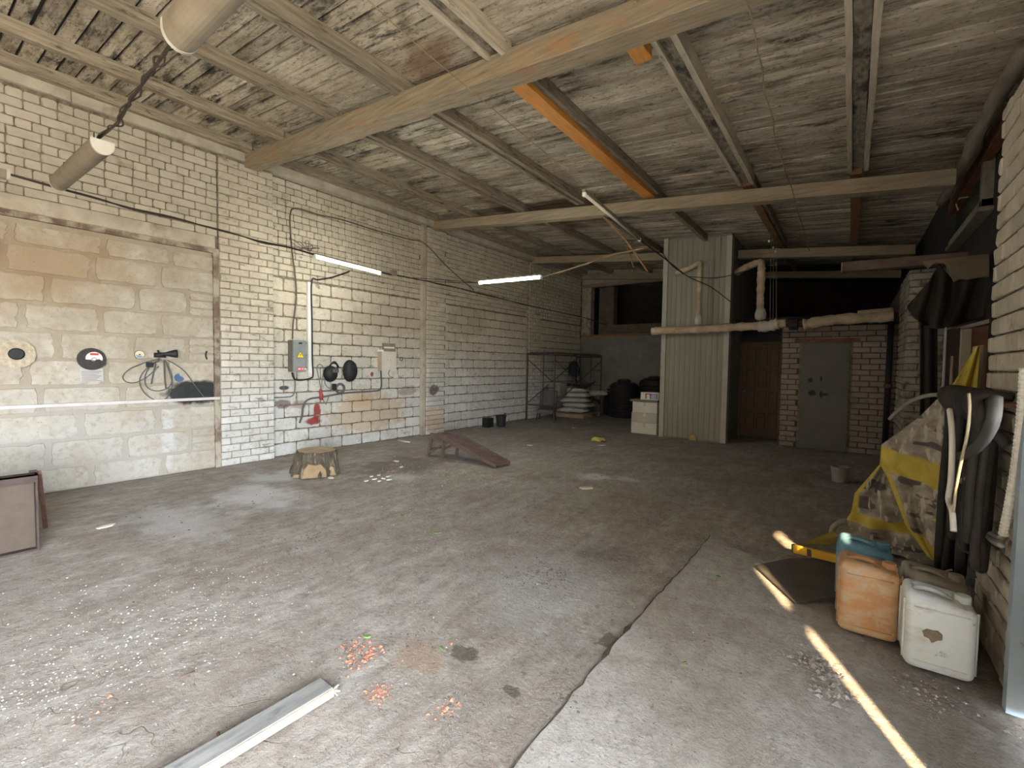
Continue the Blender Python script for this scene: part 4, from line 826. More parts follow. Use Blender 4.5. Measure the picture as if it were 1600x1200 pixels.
MB().add(*[(lambda V, F: (V, F))(*(lambda: ([(jc.x+.13*s_*math.cos(a_), jc.y+.07*s_*math.sin(a_), jc.z+.24-z) for z, s_ in ((0, .35), (.04, .85), (.12, 1.05), (.25, .95), (.38, 1.05), (.46, .9)) for a_ in [2*math.pi*k/12 for k in range(12)]], [(i*12+k, i*12+(k+1) % 12, (i+1)*12+(k+1) % 12, (i+1)*12+k) for i in range(5) for k in range(12)]+[tuple(range(11, -1, -1)), tuple(60+k for k in range(12))]))())][0]).build('body', mat('navy_cloth', (.02, .024, .035), (.014, .016, .024), 9, .9), t, smooth=True)
MB().tube([jc+Vector((.1, -.02, .16)), jc+Vector((.15, -.02, 0)), jc+Vector((.13, -.02, -.2))], .04, 8, 4).build('sleeve', MATS['navy_cloth'], t); MB().tube([jc+Vector((-.1, -.02, .16)), jc+Vector((-.15, -.02, 0)), jc+Vector((-.13, -.02, -.2))], .04, 8, 4).build('sleeve', MATS['navy_cloth'], t)
MB().tube([jc+Vector((0, 0, .22)), jc+Vector((0, 0, .30))], .01, 6).build('hanger_loop', M_black, t)
# dark tanks in the alcove
M_tank = mat('black_tank_plastic', (.02, .02, .022), (.014, .014, .016), 5, .5, .1)
t = thing('water_tank', 'black ribbed plastic tank with a lid in the dark alcove', 'tank', (-5.35, 12.75, 0))
prof = []
for k in range(12): prof += [(.40, .03+k*.075), (.425, .05+k*.075), (.425, .07+k*.075)]
MB().lathe([(.38, 0)]+prof+[(.40, .95), (.33, 1.0), (.18, 1.04)], 28, T_((-5.35, 12.75, 0))).build('body', M_tank, t, smooth=False); MB().lathe([(.19, 1.04), (.19, 1.10), (.14, 1.12)], 24, T_((-5.35, 12.75, 0))).build('lid', M_tank, t)
t = thing('water_tank', 'larger black tank behind the white boxes in the dark alcove', 'tank', (-4.45, 12.85, 0))
MB().lathe([(.42, 0)]+[(q[0]+.03, q[1]*1.12) for q in prof]+[(.42, 1.1), (.3, 1.17)], 28, T_((-4.45, 12.85, 0))).build('body', M_tank, t); MB().lathe([(.2, 1.17), (.2, 1.21), (.15, 1.23)], 24, T_((-4.45, 12.85, 0))).build('lid', M_tank, t)
t = thing('rubbish_bag', 'black rubbish bag slumped between the sacks and the tank', 'bag', (-5.93, 12.98, 0))
MB().lathe([(.15, 0), (.175, .1), (.18, .3), (.15, .5), (.14, .66), (.05, .72), (.09, .8)], 14, T_((-5.97, 13.08, 0))).build('bag', mat('black_film', (.02, .02, .021), (.012, .012, .012), 12, .35, .9, dist=.03), t, smooth=True); MB().lathe([(.055, .70), (.06, .715), (.055, .73)], 10, T_((-5.97, 13.08, 0))).build('tie', M_white, t)
# white boxes by the shaft
M_ctn = mat('pale_carton', (.60, .56, .49), (.53, .49, .42), 4, .85, .15); M_ctn2 = mat('grey_carton', (.47, .43, .36), (.40, .36, .30), 4, .85, .15)
bx_, by_ = -3.93, 9.83
for k, (z, hh_, m_, lb) in enumerate(((0, .25, M_ctn, 'lowest of three pale boxes stacked beside the clad shaft'), (.25, .22, M_ctn2, 'middle greyer box of the stack beside the clad shaft'), (.47, .24, M_ctn, 'top pale box of the stack beside the clad shaft'))):
    t = thing('box', lb, 'box', (bx_+.3, by_+.2, z), 'boxes stacked by the shaft'); MB().box((bx_+.02*(k == 2), by_, z+.002), (bx_+.58, by_+.40, z+hh_)).build('carton', m_, t, bevel=.006, seg=1); MB().box((bx_+.27, by_-.002, z+hh_*.62), (bx_+.33, by_, z+hh_)).build('tape', M_ctn2 if m_ is M_ctn else M_ctn, t)
tag(MB().box((bx_-.03, by_-.03, .713), (bx_+.60, by_+.42, .765)).build('board_lid', mat('grey_green_board', (.20, .19, .14), (.15, .14, .10), 6), bevel=.004, seg=1), 'dark grey-green board lying on the stacked boxes', 'board')
t = thing('small_box', 'small white carton with red and blue printing on the stacked boxes', 'box', (bx_+.4, by_+.1, .765))
MB().box((bx_+.20, by_, .766), (bx_+.60, by_+.25, .93)).build('carton', M_white, t, bevel=.004, seg=1)
MB().box((bx_+.31, by_-.002, .785), (bx_+.58, by_, .905)).build('red_frame', mat('print_red', (.45, .06, .05)), t); MB().box((bx_+.34, by_-.003, .785), (bx_+.41, by_-.0015, .885)).build('white_print', M_white, t); MB().box((bx_+.44, by_-.003, .785), (bx_+.56, by_-.0015, .89)).build('blue_print', mat('print_blue', (.25, .42, .62)), t)
# foreground plank
t = thing('plank', 'grey weathered wooden plank lying in the foreground', 'plank', (-1.86, .4, 0))
M_pl = mat('grey_plank', (.25, .245, .225), (.155, .15, .135), 3, .9, .5, sc=(12, 1.2, 12), stain=((.10, .10, .11), 3, .58, .70, (6, 2, 6))); M_ple = mat('pale_plank_edge', (.40, .30, .20), (.28, .20, .13), 4, .9, .5, sc=(6, 1, 14))
a, c = Vector((-1.855, 1.12, .024)), Vector((-1.88, -.8, .024)); MB().bar(a, c, .105, .042).build('board', M_pl, t, bevel=.003, seg=1)
d_ = (c-a).normalized(); MB().bar(a+Vector((.0545, 0, -.001)), c+Vector((.0545, 0, -.001)), .006, .036).build('pale_edge', M_ple, t)
r = random.Random(2); m = MB()
for k in range(9): m.bar(a+Vector((.055-k*.006, -.005, r.uniform(-.015, .012))), a+Vector((.055-k*.004+r.uniform(-.01, .01), r.uniform(.01, .04), r.uniform(-.02, .01))), .006, .005)
m.build('splinters', mat('splinter_wood', (.48, .42, .32)), t)
MB().tube([a+Vector((-.05, -.42, .0)), a+Vector((-.09, -.41, .01))], .006, 6).build('nail', M_rust, t)
# ================================================================ PIPES
M_lag = mat('pipe_lagging', (.56, .44, .31), (.38, .28, .18), 5, .95, .7, sc=(1, 1, 1), stain=((.25, .16, .09), 6, .6, .72), dist=.03); M_foil = mat('pale_wrap', (.55, .50, .44), (.45, .40, .34), 5, .8, .6, dist=.02)
t = thing('lagged_pipe', 'thick wrapped heating pipe across the clad shaft and the white brick room', 'pipe', (-1.5, 9.45, 2.25))
def lump(P, r, seed, step=10):
    rr_ = random.Random(seed); Q = spline([Vector(p) for p in P], step); return Q, [r*rr_.uniform(.86, 1.14) for _ in Q]
PY = 9.42
Q, R_ = lump([at(1022, 517, 1, PY), at(1090, 515, 1, PY), at(1150, 511, 1, PY), at(1190, 509, 1, PY), at(1228, 505, 1, PY)], .078, 1); m = MB(); m.tube(Q, R_, 12); m.build('lagging', M_lag, t)
Q, R_ = lump([at(1255, 507, 1, PY), at(1300, 500, 1, PY), at(1350, 497, 1, PY), at(1396, 494, 1, PY)], .088, 2); m = MB(); m.tube(Q, R_, 12); m.build('lagging', M_lag, t)
MB().tube([at(1215, 507, 1, PY), at(1260, 505, 1, PY)], .045, 10).build('bare_pipe', M_rust, t)
Q, R_ = lump([at(1185, 510, 1, PY-.01), at(1200, 510, 1, PY-.01), at(1215, 506, 1, PY-.01)], .10, 3, 5); m = MB(); m.tube(Q, R_, 12); m.build('paper_wrap', M_foil, t)
Q, R_ = lump([at(1019, 518, 1, PY), at(1030, 517, 1, PY)], .088, 4, 4); m = MB(); m.tube(Q, R_, 12); m.build('end_wrap', M_foil, t)
m = MB(); m.lathe([(.06, -.08), (.11, -.06), (.11, .06), (.06, .08)], 12, T_(at(1240, 506, 1, PY), ry=RAD(90))); m.build('flange', M_black, t)
def riser(L, label, r):
    t = thing('lagged_pipe', label, 'pipe', L[0]); Q, R_ = lump(L, r, 7, 8); m = MB(); m.tube(Q, R_, 12); m.build('lagging', M_lag, t)
    m = MB(); m.lathe([(r*1.35, -.08), (r*1.5, 0), (r*1.1, .1)], 12, T_(L[0]+Vector((0, 0, .1)))); m.build('wrap', M_foil, t, smooth=True)
    return t
b0 = at(1091, 508, 1, PY); riser([b0, at(1092, 470, 1, PY), at(1093, 440, 1, PY), at(1094, 415, 1, PY), at(1092, 411, 1, PY+.02), at(1078, 418, 1, PY+.12), at(1056, 427, 1, PY+.26)], 'thin wrapped pipe rising and bending before the clad shaft', .05)
b0 = at(1188, 500, 1, PY); riser([b0, at(1188, 470, 1, PY), at(1189, 440, 1, PY), at(1190, 415, 1, PY), at(1187, 410, 1, PY+.05), at(1172, 415, 1, PY+.3), at(1152, 425, 1, PY+.6)], 'wrapped pipe rising and bending right of the clad shaft', .065)
t = thing('wall_pipe', 'dark upright pipe at the right corner of the white brick room', 'pipe', (.52, 10.1, 0)); MB().tube([(.53, 10.12, 0), (.53, 10.12, 2.5)], .045, 10).build('pipe', M_black, t); MB().lathe([(.055, 1.2), (.06, 1.23), (.055, 1.26)], 12, T_((.53, 10.12, 0))).build('coupling', M_rust, t)
pz = at(1340, 489, 1, PY); tag(MB().tube([pz, at(1396, 484, 1, PY)], .04, 10).build('thin_pipe', M_lag), 'short thinner pipe lying on the right end of the wrapped pipe', 'pipe')
cable([[Vector((at(1203+4*k, 400, 1, 9.5).x, 9.5, zc(-1.3)-.01)), at(1203+5*k, 500, 1, 9.46)] for k in range(3)], 'three thin wires hanging from the roof to the wrapped pipe', .003, M_rope, 'hanging_wires', 'wire', 2)
for k, (px, py, lb) in enumerate(((1202, 377, 'topmost'), (1208, 387, 'middle'), (1212, 393, 'lowest'))):
    tag(MB().lathe([(.012, -.02), (.022, 0), (.012, .02)], 8, T_(at(px, py, 1, 9.5))).build('wire_insulator', M_white, smooth=True), lb+' of three tiny white insulators under the far roof', 'insulator', 'white insulators')
# ================================================================ RIGHT SIDE
RX = 1.12
# high window in the recess
def wq(px, py, x=RX-.02): return at(px, py, 0, x)
w = thing('high_window', 'small wooden framed window high in the recess of the right wall', 'window', wq(1510, 350))
cs = [wq(1484, 396), wq(1546, 342), wq(1546, 262), wq(1488, 308)]
y0, y1 = cs[1].y, cs[0].y; z0, z1 = cs[0].z, (cs[2].z+cs[3].z)/2
M_fr = mat('grey_window_frame', (.30, .27, .21), (.21, .18, .14), 6, .8, .3, sc=(4, 1, 4))
for a, c in (((RX-.09, y0, z0), (RX+.03, y1, z0+.09)), ((RX-.09, y0, z1-.08), (RX+.03, y1, z1)), ((RX-.09, y0, z0), (RX+.03, y0+.10, z1)), ((RX-.09, y1-.10, z0), (RX+.03, y1, z1)), ((RX-.12, y0-.05, z0-.05), (RX+.03, y1+.05, z0))):
    MB().box(a, c).build('frame_bar', M_fr, w, bevel=.005, seg=1)
MB().box((RX-.03, y0+.1, z0+.09), (RX-.02, y1-.1, z1-.08)).build('pane', mat('dirty_glass', (.06, .07, .065), (.04, .045, .04), 5, .2), w)
MB().tube([wq(1497, 328, RX-.1), wq(1494, 317, RX-.1), wq(1500, 310, RX-.1), wq(1512, 308, RX-.1)], .008, 6, 5).build('wire_hook', M_white, w)
# rusty beam and old timbers under the roof edge
t = thing('rusty_channel', 'rusty steel channel under the roof edge above the high window', 'steel channel', wq(1520, 260, .98))
a, c = at(1572, 176, 0, 1.02), at(1482, 329, 0, 1.02)
m = MB(); m.bar(a, c, .02, .17).bar(a+Vector((.04, 0, .085)), c+Vector((.04, 0, .085)), .08, .018).bar(a+Vector((.04, 0, -.085)), c+Vector((.04, 0, -.085)), .08, .018)
m.build('channel', mat('orange_rust', (.30, .13, .045), (.10, .05, .03), 4, .9, .6, sc=(3, .8, 3), stain=((.05, .03, .025), 4, .5, .65)), t)
t = thing('edge_timber', 'rough grey timber along the right edge of the roof', 'timber', at(1560, 150, 0, .88))
a, c = at(1600, 75, 0, .90), at(1474, 318, 0, .90); Q = [a.lerp(c, k/14)+Vector((random.uniform(-.02, .02), 0, random.uniform(-.02, .02))) for k in range(15)]
MB().tube(Q, [random.uniform(.05, .075) for _ in Q], 7).build('log', mat('grey_log', (.34, .29, .22), (.18, .15, .115), 5, .95, .7, sc=(3, .6, 3)), t)
# reddish cross beam, torn panel and black sheet in the recess
t = thing('recess_beam', 'red-brown steel beam jutting out of the right wall recess', 'beam', at(1400, 408, 1, 8.0)); a, c = at(1316, 418, 1, 8.0), at(1470, 406, 1, 8.0); c.x = 1.12
M_rb2 = mat('red_brown_beam', (.20, .135, .105), (.14, .09, .07), 5, .8, .3)
MB().bar(a, c, .10, .13).build('web', M_rb2, t, bevel=.006, seg=1); MB().bar(a-Vector((0, .0, .062)), c-Vector((0, 0, .062)), .16, .015).build('flange', M_rb2, t); MB().box((a.x-.012, a.y-.05, a.z-.065), (a.x, a.y+.05, a.z+.065)).build('cut_end', mat('pale_cut_end', (.45, .40, .33)), t)
def sheet(name, pts, yv, dep, m, label, cat, ground=False):
    P = [at(px, py, 1, yv) for px, py in pts]; mb = MB()
    if ground:
        for p, (px, py) in zip(P, pts):
            if py >= 622: p.z = 0
    mb.prism([(p.x, p.z) for p in P], dep, Matrix(((1, 0, 0, 0), (0, 0, 1, yv), (0, 1, 0, 0), (0, 0, 0, 1)))); return tag(mb.build(name, m, bevel=.004, seg=1, fix=True), label, cat)
sheet('torn_fibreboard', [(1440, 408), (1468, 404), (1546, 396), (1546, 432), (1528, 434), (1510, 437), (1500, 436), (1490, 441), (1484, 424), (1476, 412), (1462, 410), (1450, 420)], 6.6, .015, mat('brown_fibreboard', (.22, .17, .115), (.16, .12, .08), 5), 'torn brown fibreboard under the beam in the right recess', 'board')
t = thing('black_sheeting', 'black sheeting hung across the right recess under the torn board', 'sheeting', at(1480, 470, 1, 6.9))
PTS = [[(1418, 478), (1452, 440), (1468, 412), (1490, 440), (1520, 432), (1548, 430)], [(1420, 486), (1446, 470), (1470, 456), (1492, 462), (1520, 460), (1548, 458)], [(1428, 496), (1444, 492), (1468, 490), (1494, 486), (1522, 480), (1548, 476)], [(1440, 506), (1446, 512), (1466, 514), (1490, 510), (1522, 500), (1548, 492)]]
def bs(u, v):
    i = min(int(u*5), 4); f = u*5-i; j = min(int(v*3), 2); g = v*3-j
    px = [(PTS[jj][i][0]*(1-f)+PTS[jj][i+1][0]*f, PTS[jj][i][1]*(1-f)+PTS[jj][i+1][1]*f) for jj in (j, j+1)]
    return at(px[0][0]*(1-g)+px[1][0]*g, px[0][1]*(1-g)+px[1][1]*g, 1, 6.9+.10*math.sin(u*11)*v+.05*math.sin(u*23+v*4))
M_bsh = mat('black_sheeting', (.045, .036, .028), (.028, .024, .02), 5, .8, .5)
MB().grid(bs, 26, 16).build('sheet', M_bsh, t, smooth=True, solid=.012)
MB().grid(lambda u, v: at(1438+26*u, 500+150*v, 1, 7.15+.05*math.sin(u*9)), 10, 12).build('hanging_strip', M_bsh, t, smooth=True, solid=.012)
# joinery leaning in the recess
def lean(pts, yv, dep, name, m, label, cat): return sheet(name, pts, yv, dep, m, label, cat, True)
lean([(1480, 515), (1501, 512), (1497, 640), (1478, 640)], 6.2, .04, 'brown_board', mat('dark_brown_board', (.07, .045, .035), (.05, .035, .028), 4), 'dark brown board standing in the right recess beside the white bar', 'board')
lean([(1502, 515), (1519, 513), (1514, 640), (1498, 640)], 6.0, .05, 'cream_board', mat('cream_board', (.42, .37, .29), (.34, .29, .22), 3), 'cream board standing in the right recess between brown ones', 'board')
lean([(1484, 515), (1546, 498), (1546, 505), (1490, 518)], 6.3, .12, 'white_sill', mat('dull_white_sill', (.45, .40, .35), (.34, .29, .25), 4), 'pale plank lying across the top of the boards in the right recess', 'plank')
lean([(1476, 512), (1480, 511), (1477, 640), (1472, 640)], 6.15, .03, 'white_bar', mat('bluish_white_bar', (.42, .44, .48), (.35, .37, .40), 5), 'narrow bluish white bar standing at the dark recess', 'bar')
lean([(1519, 513), (1545, 508), (1540, 640), (1516, 640)], 6.1, .03, 'red_brick_panel', mat('red_brick_patch', (.26, .13, .08), (.17, .09, .055), 9), 'reddish board behind the cream board in the right recess', 'board')
lean([(1486, 556), (1490.5, 556), (1490, 622), (1484, 622)], 4.45, .02, 'rod', mat('tan_rod', (.30, .23, .17), (.2, .15, .11), 5), 'tan rod standing upright behind the hose coil', 'rod')
lean([(1521, 541), (1539, 539), (1534, 590), (1524, 640), (1512, 640)], 4.45, .03, 'pale_plank', mat('pinkish_plank', (.56, .46, .38), (.46, .37, .30), 4), 'pale plank at the top corner of the tarpaulin', 'plank')
# ---- tarpaulin
b = NB('printed_tarpaulin'); uvn = b.n.new('ShaderNodeAttribute'); uvn.attribute_name = 'yellow'
g1 = b.ramp(b.noise(6, 6, (1, 1, 1.4)), [(.34, (.20, .165, .13)), (.5, (.32, .275, .22)), (.64, (.52, .46, .38))])
g1 = b.mix(b.ramp(b.noise(4.5, 3, (1, 1, 2.5), .4), [(.55, 0), (.58, .85)]), g1, (.07, .06, .055))
g1 = b.mix(b.ramp(b.noise(10, 3, (3, 1, .6), .4), [(.60, 0), (.63, .7)]), g1, (.62, .56, .47))
ye = b.ramp(b.noise(9, 6), [(.3, (.42, .31, .05)), (.7, (.62, .48, .085))])
col = b.mix(uvn.outputs['Fac'], g1, ye); b.bump(b.noise(18, 5), .3, .01)
M_tarp = b.out(col, .75, 0, .3)
def tarp_sheet(rows, yel, nm, parent, nu=30, per=9, fold=.03, seed=1):
    """rows: list of (left px, right px, y left, y right); yel(u, v) -> yellow or not"""
    n = len(rows)-1; nv = n*per+1
    def fn(u, v):
        k = min(int(v*n), n-1); f = v*n-k; f = f*f*(3-2*f)*.35+f*.65
        A, B_ = rows[k], rows[k+1]; L = [A[0][i]*(1-f)+B_[0][i]*f for i in (0, 1)]; R_ = [A[1][i]*(1-f)+B_[1][i]*f for i in (0, 1)]
        yl, yr = A[2]*(1-f)+B_[2]*f, A[3]*(1-f)+B_[3]*f
        p = at(L[0]*(1-u)+R_[0]*u, L[1]*(1-u)+R_[1]*u, 1, yl*(1-u)+yr*u)
        q = fold*(math.sin(u*9+v*5+seed)+.6*math.sin(u*19-v*8+seed*2)+.8*noise.noise(Vector((u*5, v*6, seed))))*min(1, u*4, (1-u)*4+.2)
        return p+Vector((q*.25, q, q*.1))
    o = MB().grid(fn, nu, nv).build(nm, M_tarp, parent, smooth=True, solid=.004)
    at_ = o.data.attributes.new('yellow', 'FLOAT', 'POINT'); at_.data.foreach_set('value', [float(yel(i/(nu-1), j/(nv-1))) for j in range(nv) for i in range(nu)])
    return o
t = thing('tarpaulin', 'yellow and grey printed tarpaulin hanging from the recess down to the floor', 'tarpaulin', at(1440, 700, 1, 4.7))
rowsA = [((1526, 541), (1532, 541), 4.35, 4.35), ((1490, 598), (1527, 605), 4.5, 4.38), ((1436, 652), (1512, 680), 4.75, 4.42), ((1377, 695), (1500, 735), 4.98, 4.45), ((1375, 726), (1498, 770), 4.98, 4.45), ((1385, 742), (1496, 790), 4.95, 4.46), ((1398, 775), (1494, 830), 4.85, 4.48), ((1415, 820), (1490, 865), 4.75, 4.5), ((1450, 870), (1478, 893), 4.6, 4.5)]
def ya_(u, v):
    k = v*8
    if k < 1.25: return 1
    if 3.0+.15*u < k < 4.35: return 1
    if k > 4.3 and u < .10: return 1
    if k > 5 and u > .80: return 1
    if k > 7.2: return 1
    return 0
tarp_sheet(rowsA, ya_, 'main_sheet', t, 36, 9, .02, 1)
rowsB = [((1378, 722), (1400, 735), 5.0, 4.97), ((1336, 770), (1412, 790), 5.12, 4.93), ((1330, 800), (1440, 825), 5.12, 4.92), ((1322, 812), (1455, 845), 5.12, 4.9), ((1303, 832), (1465, 862), 5.0, 4.85), ((1330, 848), (1460, 885), 4.7, 4.7)]
tarp_sheet(rowsB, lambda u, v: 1 if (.40 < v < .62 or (u < .07 and v < .6)) else 0, 'lower_fold', t, 30, 8, .03, 5)
MB().tube([at(1322, 812, 1, 5.05), at(1303, 822, 1, 5.0), at(1300, 838, 1, 4.95), at(1312, 842, 1, 4.9)], .022, 7, 4).build('hem_roll', mat('hem_roll', (.45, .40, .33)), t)
tag(MB().add([at(1255, 850, 2, .005), at(1300, 852, 2, .01), at(1312, 838, 2, .08), at(1300, 830, 2, .10)], [(0, 1, 2, 3)]).build('yellow_flap', mat('dull_yellow_sheet', (.36, .27, .06), (.28, .20, .045), 8), solid=.006), 'dull yellow sheet corner lying left of the tarpaulin', 'sheet')
# ---- hoses hung on the pier
t = thing('hose_coil', 'bundle of black rubber hoses hung in long loops beside the tarpaulin', 'hoses', (.66, 4.0, 1.35))
r = random.Random(4); M_hose = mat('black_hose', (.05, .043, .037), (.028, .025, .022), 12, .8, .1)
for k in range(18):
    f = k/17; yT = 4.15-1.02*f+r.uniform(-.05, .05); zt = 1.34+r.uniform(-.02, .02); zb = [.12, .52, .2, .46, .15, .30, .25, .5, .38, .18, .42, .22, .55, .3, .14, .47, .26, .6][k]; wv = r.uniform(.08, .15); x = .590-.006*(k % 6)-.028*(k % 3)
    if yT < 3.75: zb = max(zb, .50)+.03*(k % 3)
    P = [(x, yT-wv*.6, zt-.05), (x, yT, zt+.015), (x+.01, yT+wv*.6, zt-.06), (x+.02, yT+wv*.75, (zt+zb)/2+.1), (x+.01, yT+wv*.6, zb+.12), (x, yT+.02, zb), (x-.02, yT-wv*.6, zb+.10), (x-.02, yT-wv*.75, (zt+zb)/2)]
    MB().tube(P, .019 if k % 3 else .024, 8, 5, close=True).build('hose_loop', M_hose, t)
for k in range(10):
    y = 3.06+.105*k; MB().tube([(.60, y, 1.16), (.52, y+.02, 1.26), (.48, y+.03, 1.345), (.52, y+.05, 1.39), (.62, y+.06, 1.38)], .022, 8, 4).build('hose_wrap', M_hose, t)
MB().tube([at(1556, 622, 0, .46), at(1552, 655, 0, .45), at(1535, 690, 0, .45), at(1510, 710, 0, .46), at(1492, 712, 0, .47)], .022, 8, 5).build('hose_tail', mat('grey_hose', (.075, .066, .058), (.05, .045, .04), 10, .8), t)
MB().box((.56, 3.05, 1.335), (.66, 4.25, 1.355)).build('hanger_bar', M_rust, t)
M_wc = mat('white_cable', (.76, .72, .64), (.64, .60, .52), 8, .6, .1); HX = .43
cable([[at(px, py, 0, HX) for px, py in ((1484, 640), (1487, 665), (1488, 700), (1486, 750), (1482, 780), (1488, 800), (1490, 830))]], 'pale flat cable hanging in front of the black hoses', .013, M_wc, 'white_cable', 'cable', 5, 8)
cable([[at(px, py, 0, HX) for px, py in ((1514, 615), (1515, 640), (1511, 680), (1500, 730), (1493, 770), (1490, 800))]], 'thin yellowish cord hanging down the hose bundle', .006, mat('yellow_cord', (.52, .43, .28), (.42, .34, .2), 8), 'cord', 'cord')
cable([[at(1390, 655, 1, 5.2), at(1405, 640, 1, 5.1), at(1430, 624, 1, 4.9), at(1458, 617, 1, 4.6), at(1480, 619, 1, 4.35)]], 'grey bent tube sticking out left above the tarpaulin', .016, mat('grey_tube', (.34, .31, .27), (.26, .23, .20), 8), 'bent_tube', 'tube', 5, 8)
t = thing('paint_brush', 'white bristle brush hanging beside the tarpaulin', 'brush', at(1472, 760, 0, .5)); p = at(1475, 735, 0, .50); q = at(1468, 805, 0, .52)
m = MB(); rr2 = random.Random(6)
for k in range(6): m.tube([p+Vector((0, rr2.uniform(-.02, .02), 0)), q+Vector((0, rr2.uniform(-.04, .04), rr2.uniform(0, .05)))], .006, 5)
m.build('bristles', M_wc, t); MB().bar(at(1478, 708, 0, .5), p, .05, .02, (1, 0, 0)).build('ferrule', M_wc, t)
tag(MB().tube([at(1455, 812, 1, 4.4), at(1470, 815, 1, 4.4), at(1486, 818, 1, 4.4)], [.006, .018, .012], 8, 4).build('wooden_peg', mat('pale_wood', (.60, .46, .30))), 'pale wooden peg stuck in the tarpaulin edge', 'peg')
tag(MB().tube([at(1500, 752, 0, .5), at(1523, 745, 0, .5)], .014, 8).build('wood_stick', mat('tan_stick', (.36, .27, .18))), 'short tan stick wedged between the black hoses', 'stick')
cable([[at(px, py, 1, 3.6) for px, py in ((1488, 890), (1478, 893), (1471, 900), (1473, 912), (1480, 925), (1478, 934))]], 'short pale cord curled above the white canisters', .006, MATS['yellow_cord'], 'cord', 'cord')
# corrugated pipe with hook
t = thing('corrugated_pipe', 'white corrugated plastic conduit hanging at the gate jamb', 'conduit', at(1567, 838, 0, .60)); a, c = at(1602, 575, 0, .595), at(1567, 836, 0, .595)
n = 90; P = [a.lerp(c, k/n) for k in range(n+1)]; P = [p+Vector((.012*math.sin(k/n*3), 0, 0)) for k, p in enumerate(P)]
MB().tube(P, [.020 if k % 2 else .0165 for k in range(n+1)], 10).build('conduit', M_wc, t, smooth=False)
MB().tube([c, c+Vector((-.01, .01, -.02)), at(1550, 834, 0, .58), at(1546, 840, 0, .57), at(1556, 848, 0, .56), at(1564, 852, 0, .56)], .013, 8, 4).build('end_hook', mat('grey_steel_hook', (.40, .38, .36), rough=.4, metal=.6), t)
# ---- canisters
def canister(cx, cy_, w, d, h, rz, m, label, capside=1, tilt=0, dirt=None):
    t = thing('canister', label, 'canister', (cx, cy_, 0), 'plastic canisters by the right wall')
    T = T_((cx, cy_, .004), rz, 0, tilt)
    bm = bmesh.new(); bmesh.ops.create_cube(bm, size=1)
    for v in bm.verts: v.co = Vector((v.co.x*w, v.co.y*d, (v.co.z+.5)*h*.90))
    bmesh.ops.bevel(bm, geom=list(bm.edges), offset=.042, segments=4, affect='EDGES', profile=.55)
    for v in bm.verts:
        if v.co.z > h*.80: v.co.z += (v.co.x/w*capside*-.03)
        if abs(v.co.y) > d*.49: v.co.y += math.copysign(.008*math.cos(v.co.x/w*3)*math.sin(max(0, min(1, v.co.z/(h*.9)))*3.14), v.co.y)
    hz_ = h*.90; hx0, hx1 = (-w*.37, w*.20) if capside > 0 else (-w*.20, w*.37)
    me = bpy.data.meshes.new('body'); bm.to_mesh(me); bm.free(); me.materials.append(m)
    tmp = bpy.data.objects.new('tmp', me); COL.objects.link(tmp)
    cut = MB().box((hx0, -.045, hz_-.055), (hx1, .045, hz_+.1)).box((hx1+.02, -d*.6, hz_-.018), (w, d*.6, hz_+.1)).build('cutter', m, bevel=.012, seg=2)
    md = tmp.modifiers.new('slot', 'BOOLEAN'); md.operation = 'DIFFERENCE'; md.object = cut; md.solver = 'EXACT'
    bpy.context.view_layer.update(); me2 = bpy.data.meshes.new_from_object(tmp.evaluated_get(bpy.context.evaluated_depsgraph_get()))
    for x_ in (tmp, cut): bpy.data.objects.remove(x_)
    me2.name = 'body'; me2.transform(T)
    me2.polygons.foreach_set('use_smooth', [True]*len(me2.polygons)); me2.set_sharp_from_angle(angle=RAD(50))
    o = bpy.data.objects.new('body', me2); COL.objects.link(o); o.parent = t; o.matrix_parent_inverse = Matrix.Translation(t.location).inverted()
    for s_ in (-1, 1):                      # moulded seams on both ends
        MB().tube([T @ Vector((s_*(w/2+.001), -d*.33, h*.08)), T @ Vector((s_*(w/2+.001), -d*.33, h*.82))], .006, 6).build('seam', m, t); MB().tube([T @ Vector((s_*(w/2+.001), d*.33, h*.08)), T @ Vector((s_*(w/2+.001), d*.33, h*.82))], .006, 6).build('seam', m, t)
    MB().tube([T @ Vector(p) for p in ((hx0-.01, 0, hz_-.012), (hx0+.03, 0, hz_+.002), ((hx0+hx1)/2, 0, hz_+.006), (hx1-.03, 0, hz_-.006), (hx1+.005, 0, hz_-.035))], .0125, 8, 4).build('handle', m, t)
    MB().lathe([(.032, 0), (.032, .035), (.028, .04)], 18, T @ Matrix.Translation((capside*w*.345, 0, hz_-.025))).build('cap', m, t)
    for k in range(2): MB().tube([T @ Vector((-w*.38, -d/2-.002, h*(.12+.66*k))), T @ Vector((w*.38, -d/2-.002, h*(.12+.66*k)))], .004, 6).build('moulded_line', m, t)
    return t
M_or = mat('orange_plastic', (.55, .285, .125), (.45, .23, .10), 3, .5, .08, stain=[((.56, .40, .25), 5, .44, .60, (1, 1, 2)), ((.34, .24, .15), 7, .56, .72), ((.50, .42, .33), 16, .55, .70)]); M_wh = mat('milky_plastic', (.76, .80, .82), (.69, .73, .74), 3, .45, .08, stain=[((.56, .54, .48), 5, .54, .70, (1, 1, 2)), ((.42, .37, .27), 6, .62, .74, (1, 1, 2)), ((.20, .16, .12), 11, .62, .72)])
M_bl = mat('blue_plastic', (.16, .32, .42), (.12, .26, .35), 3, .5, .08, stain=((.40, .42, .40), 7, .6, .74)); M_dw = mat('dirty_milky_plastic', (.42, .38, .31), (.32, .28, .22), 4, .6, .2, stain=((.20, .16, .12), 6, .55, .7))
canister(.125, 3.30, .27, .24, .44, .05, M_or, 'dusty orange plastic canister in the front left of the four')
tw = canister(.40, 3.12, .265, .24, .41, .02, M_wh, 'milky white plastic canister nearest to the camera')
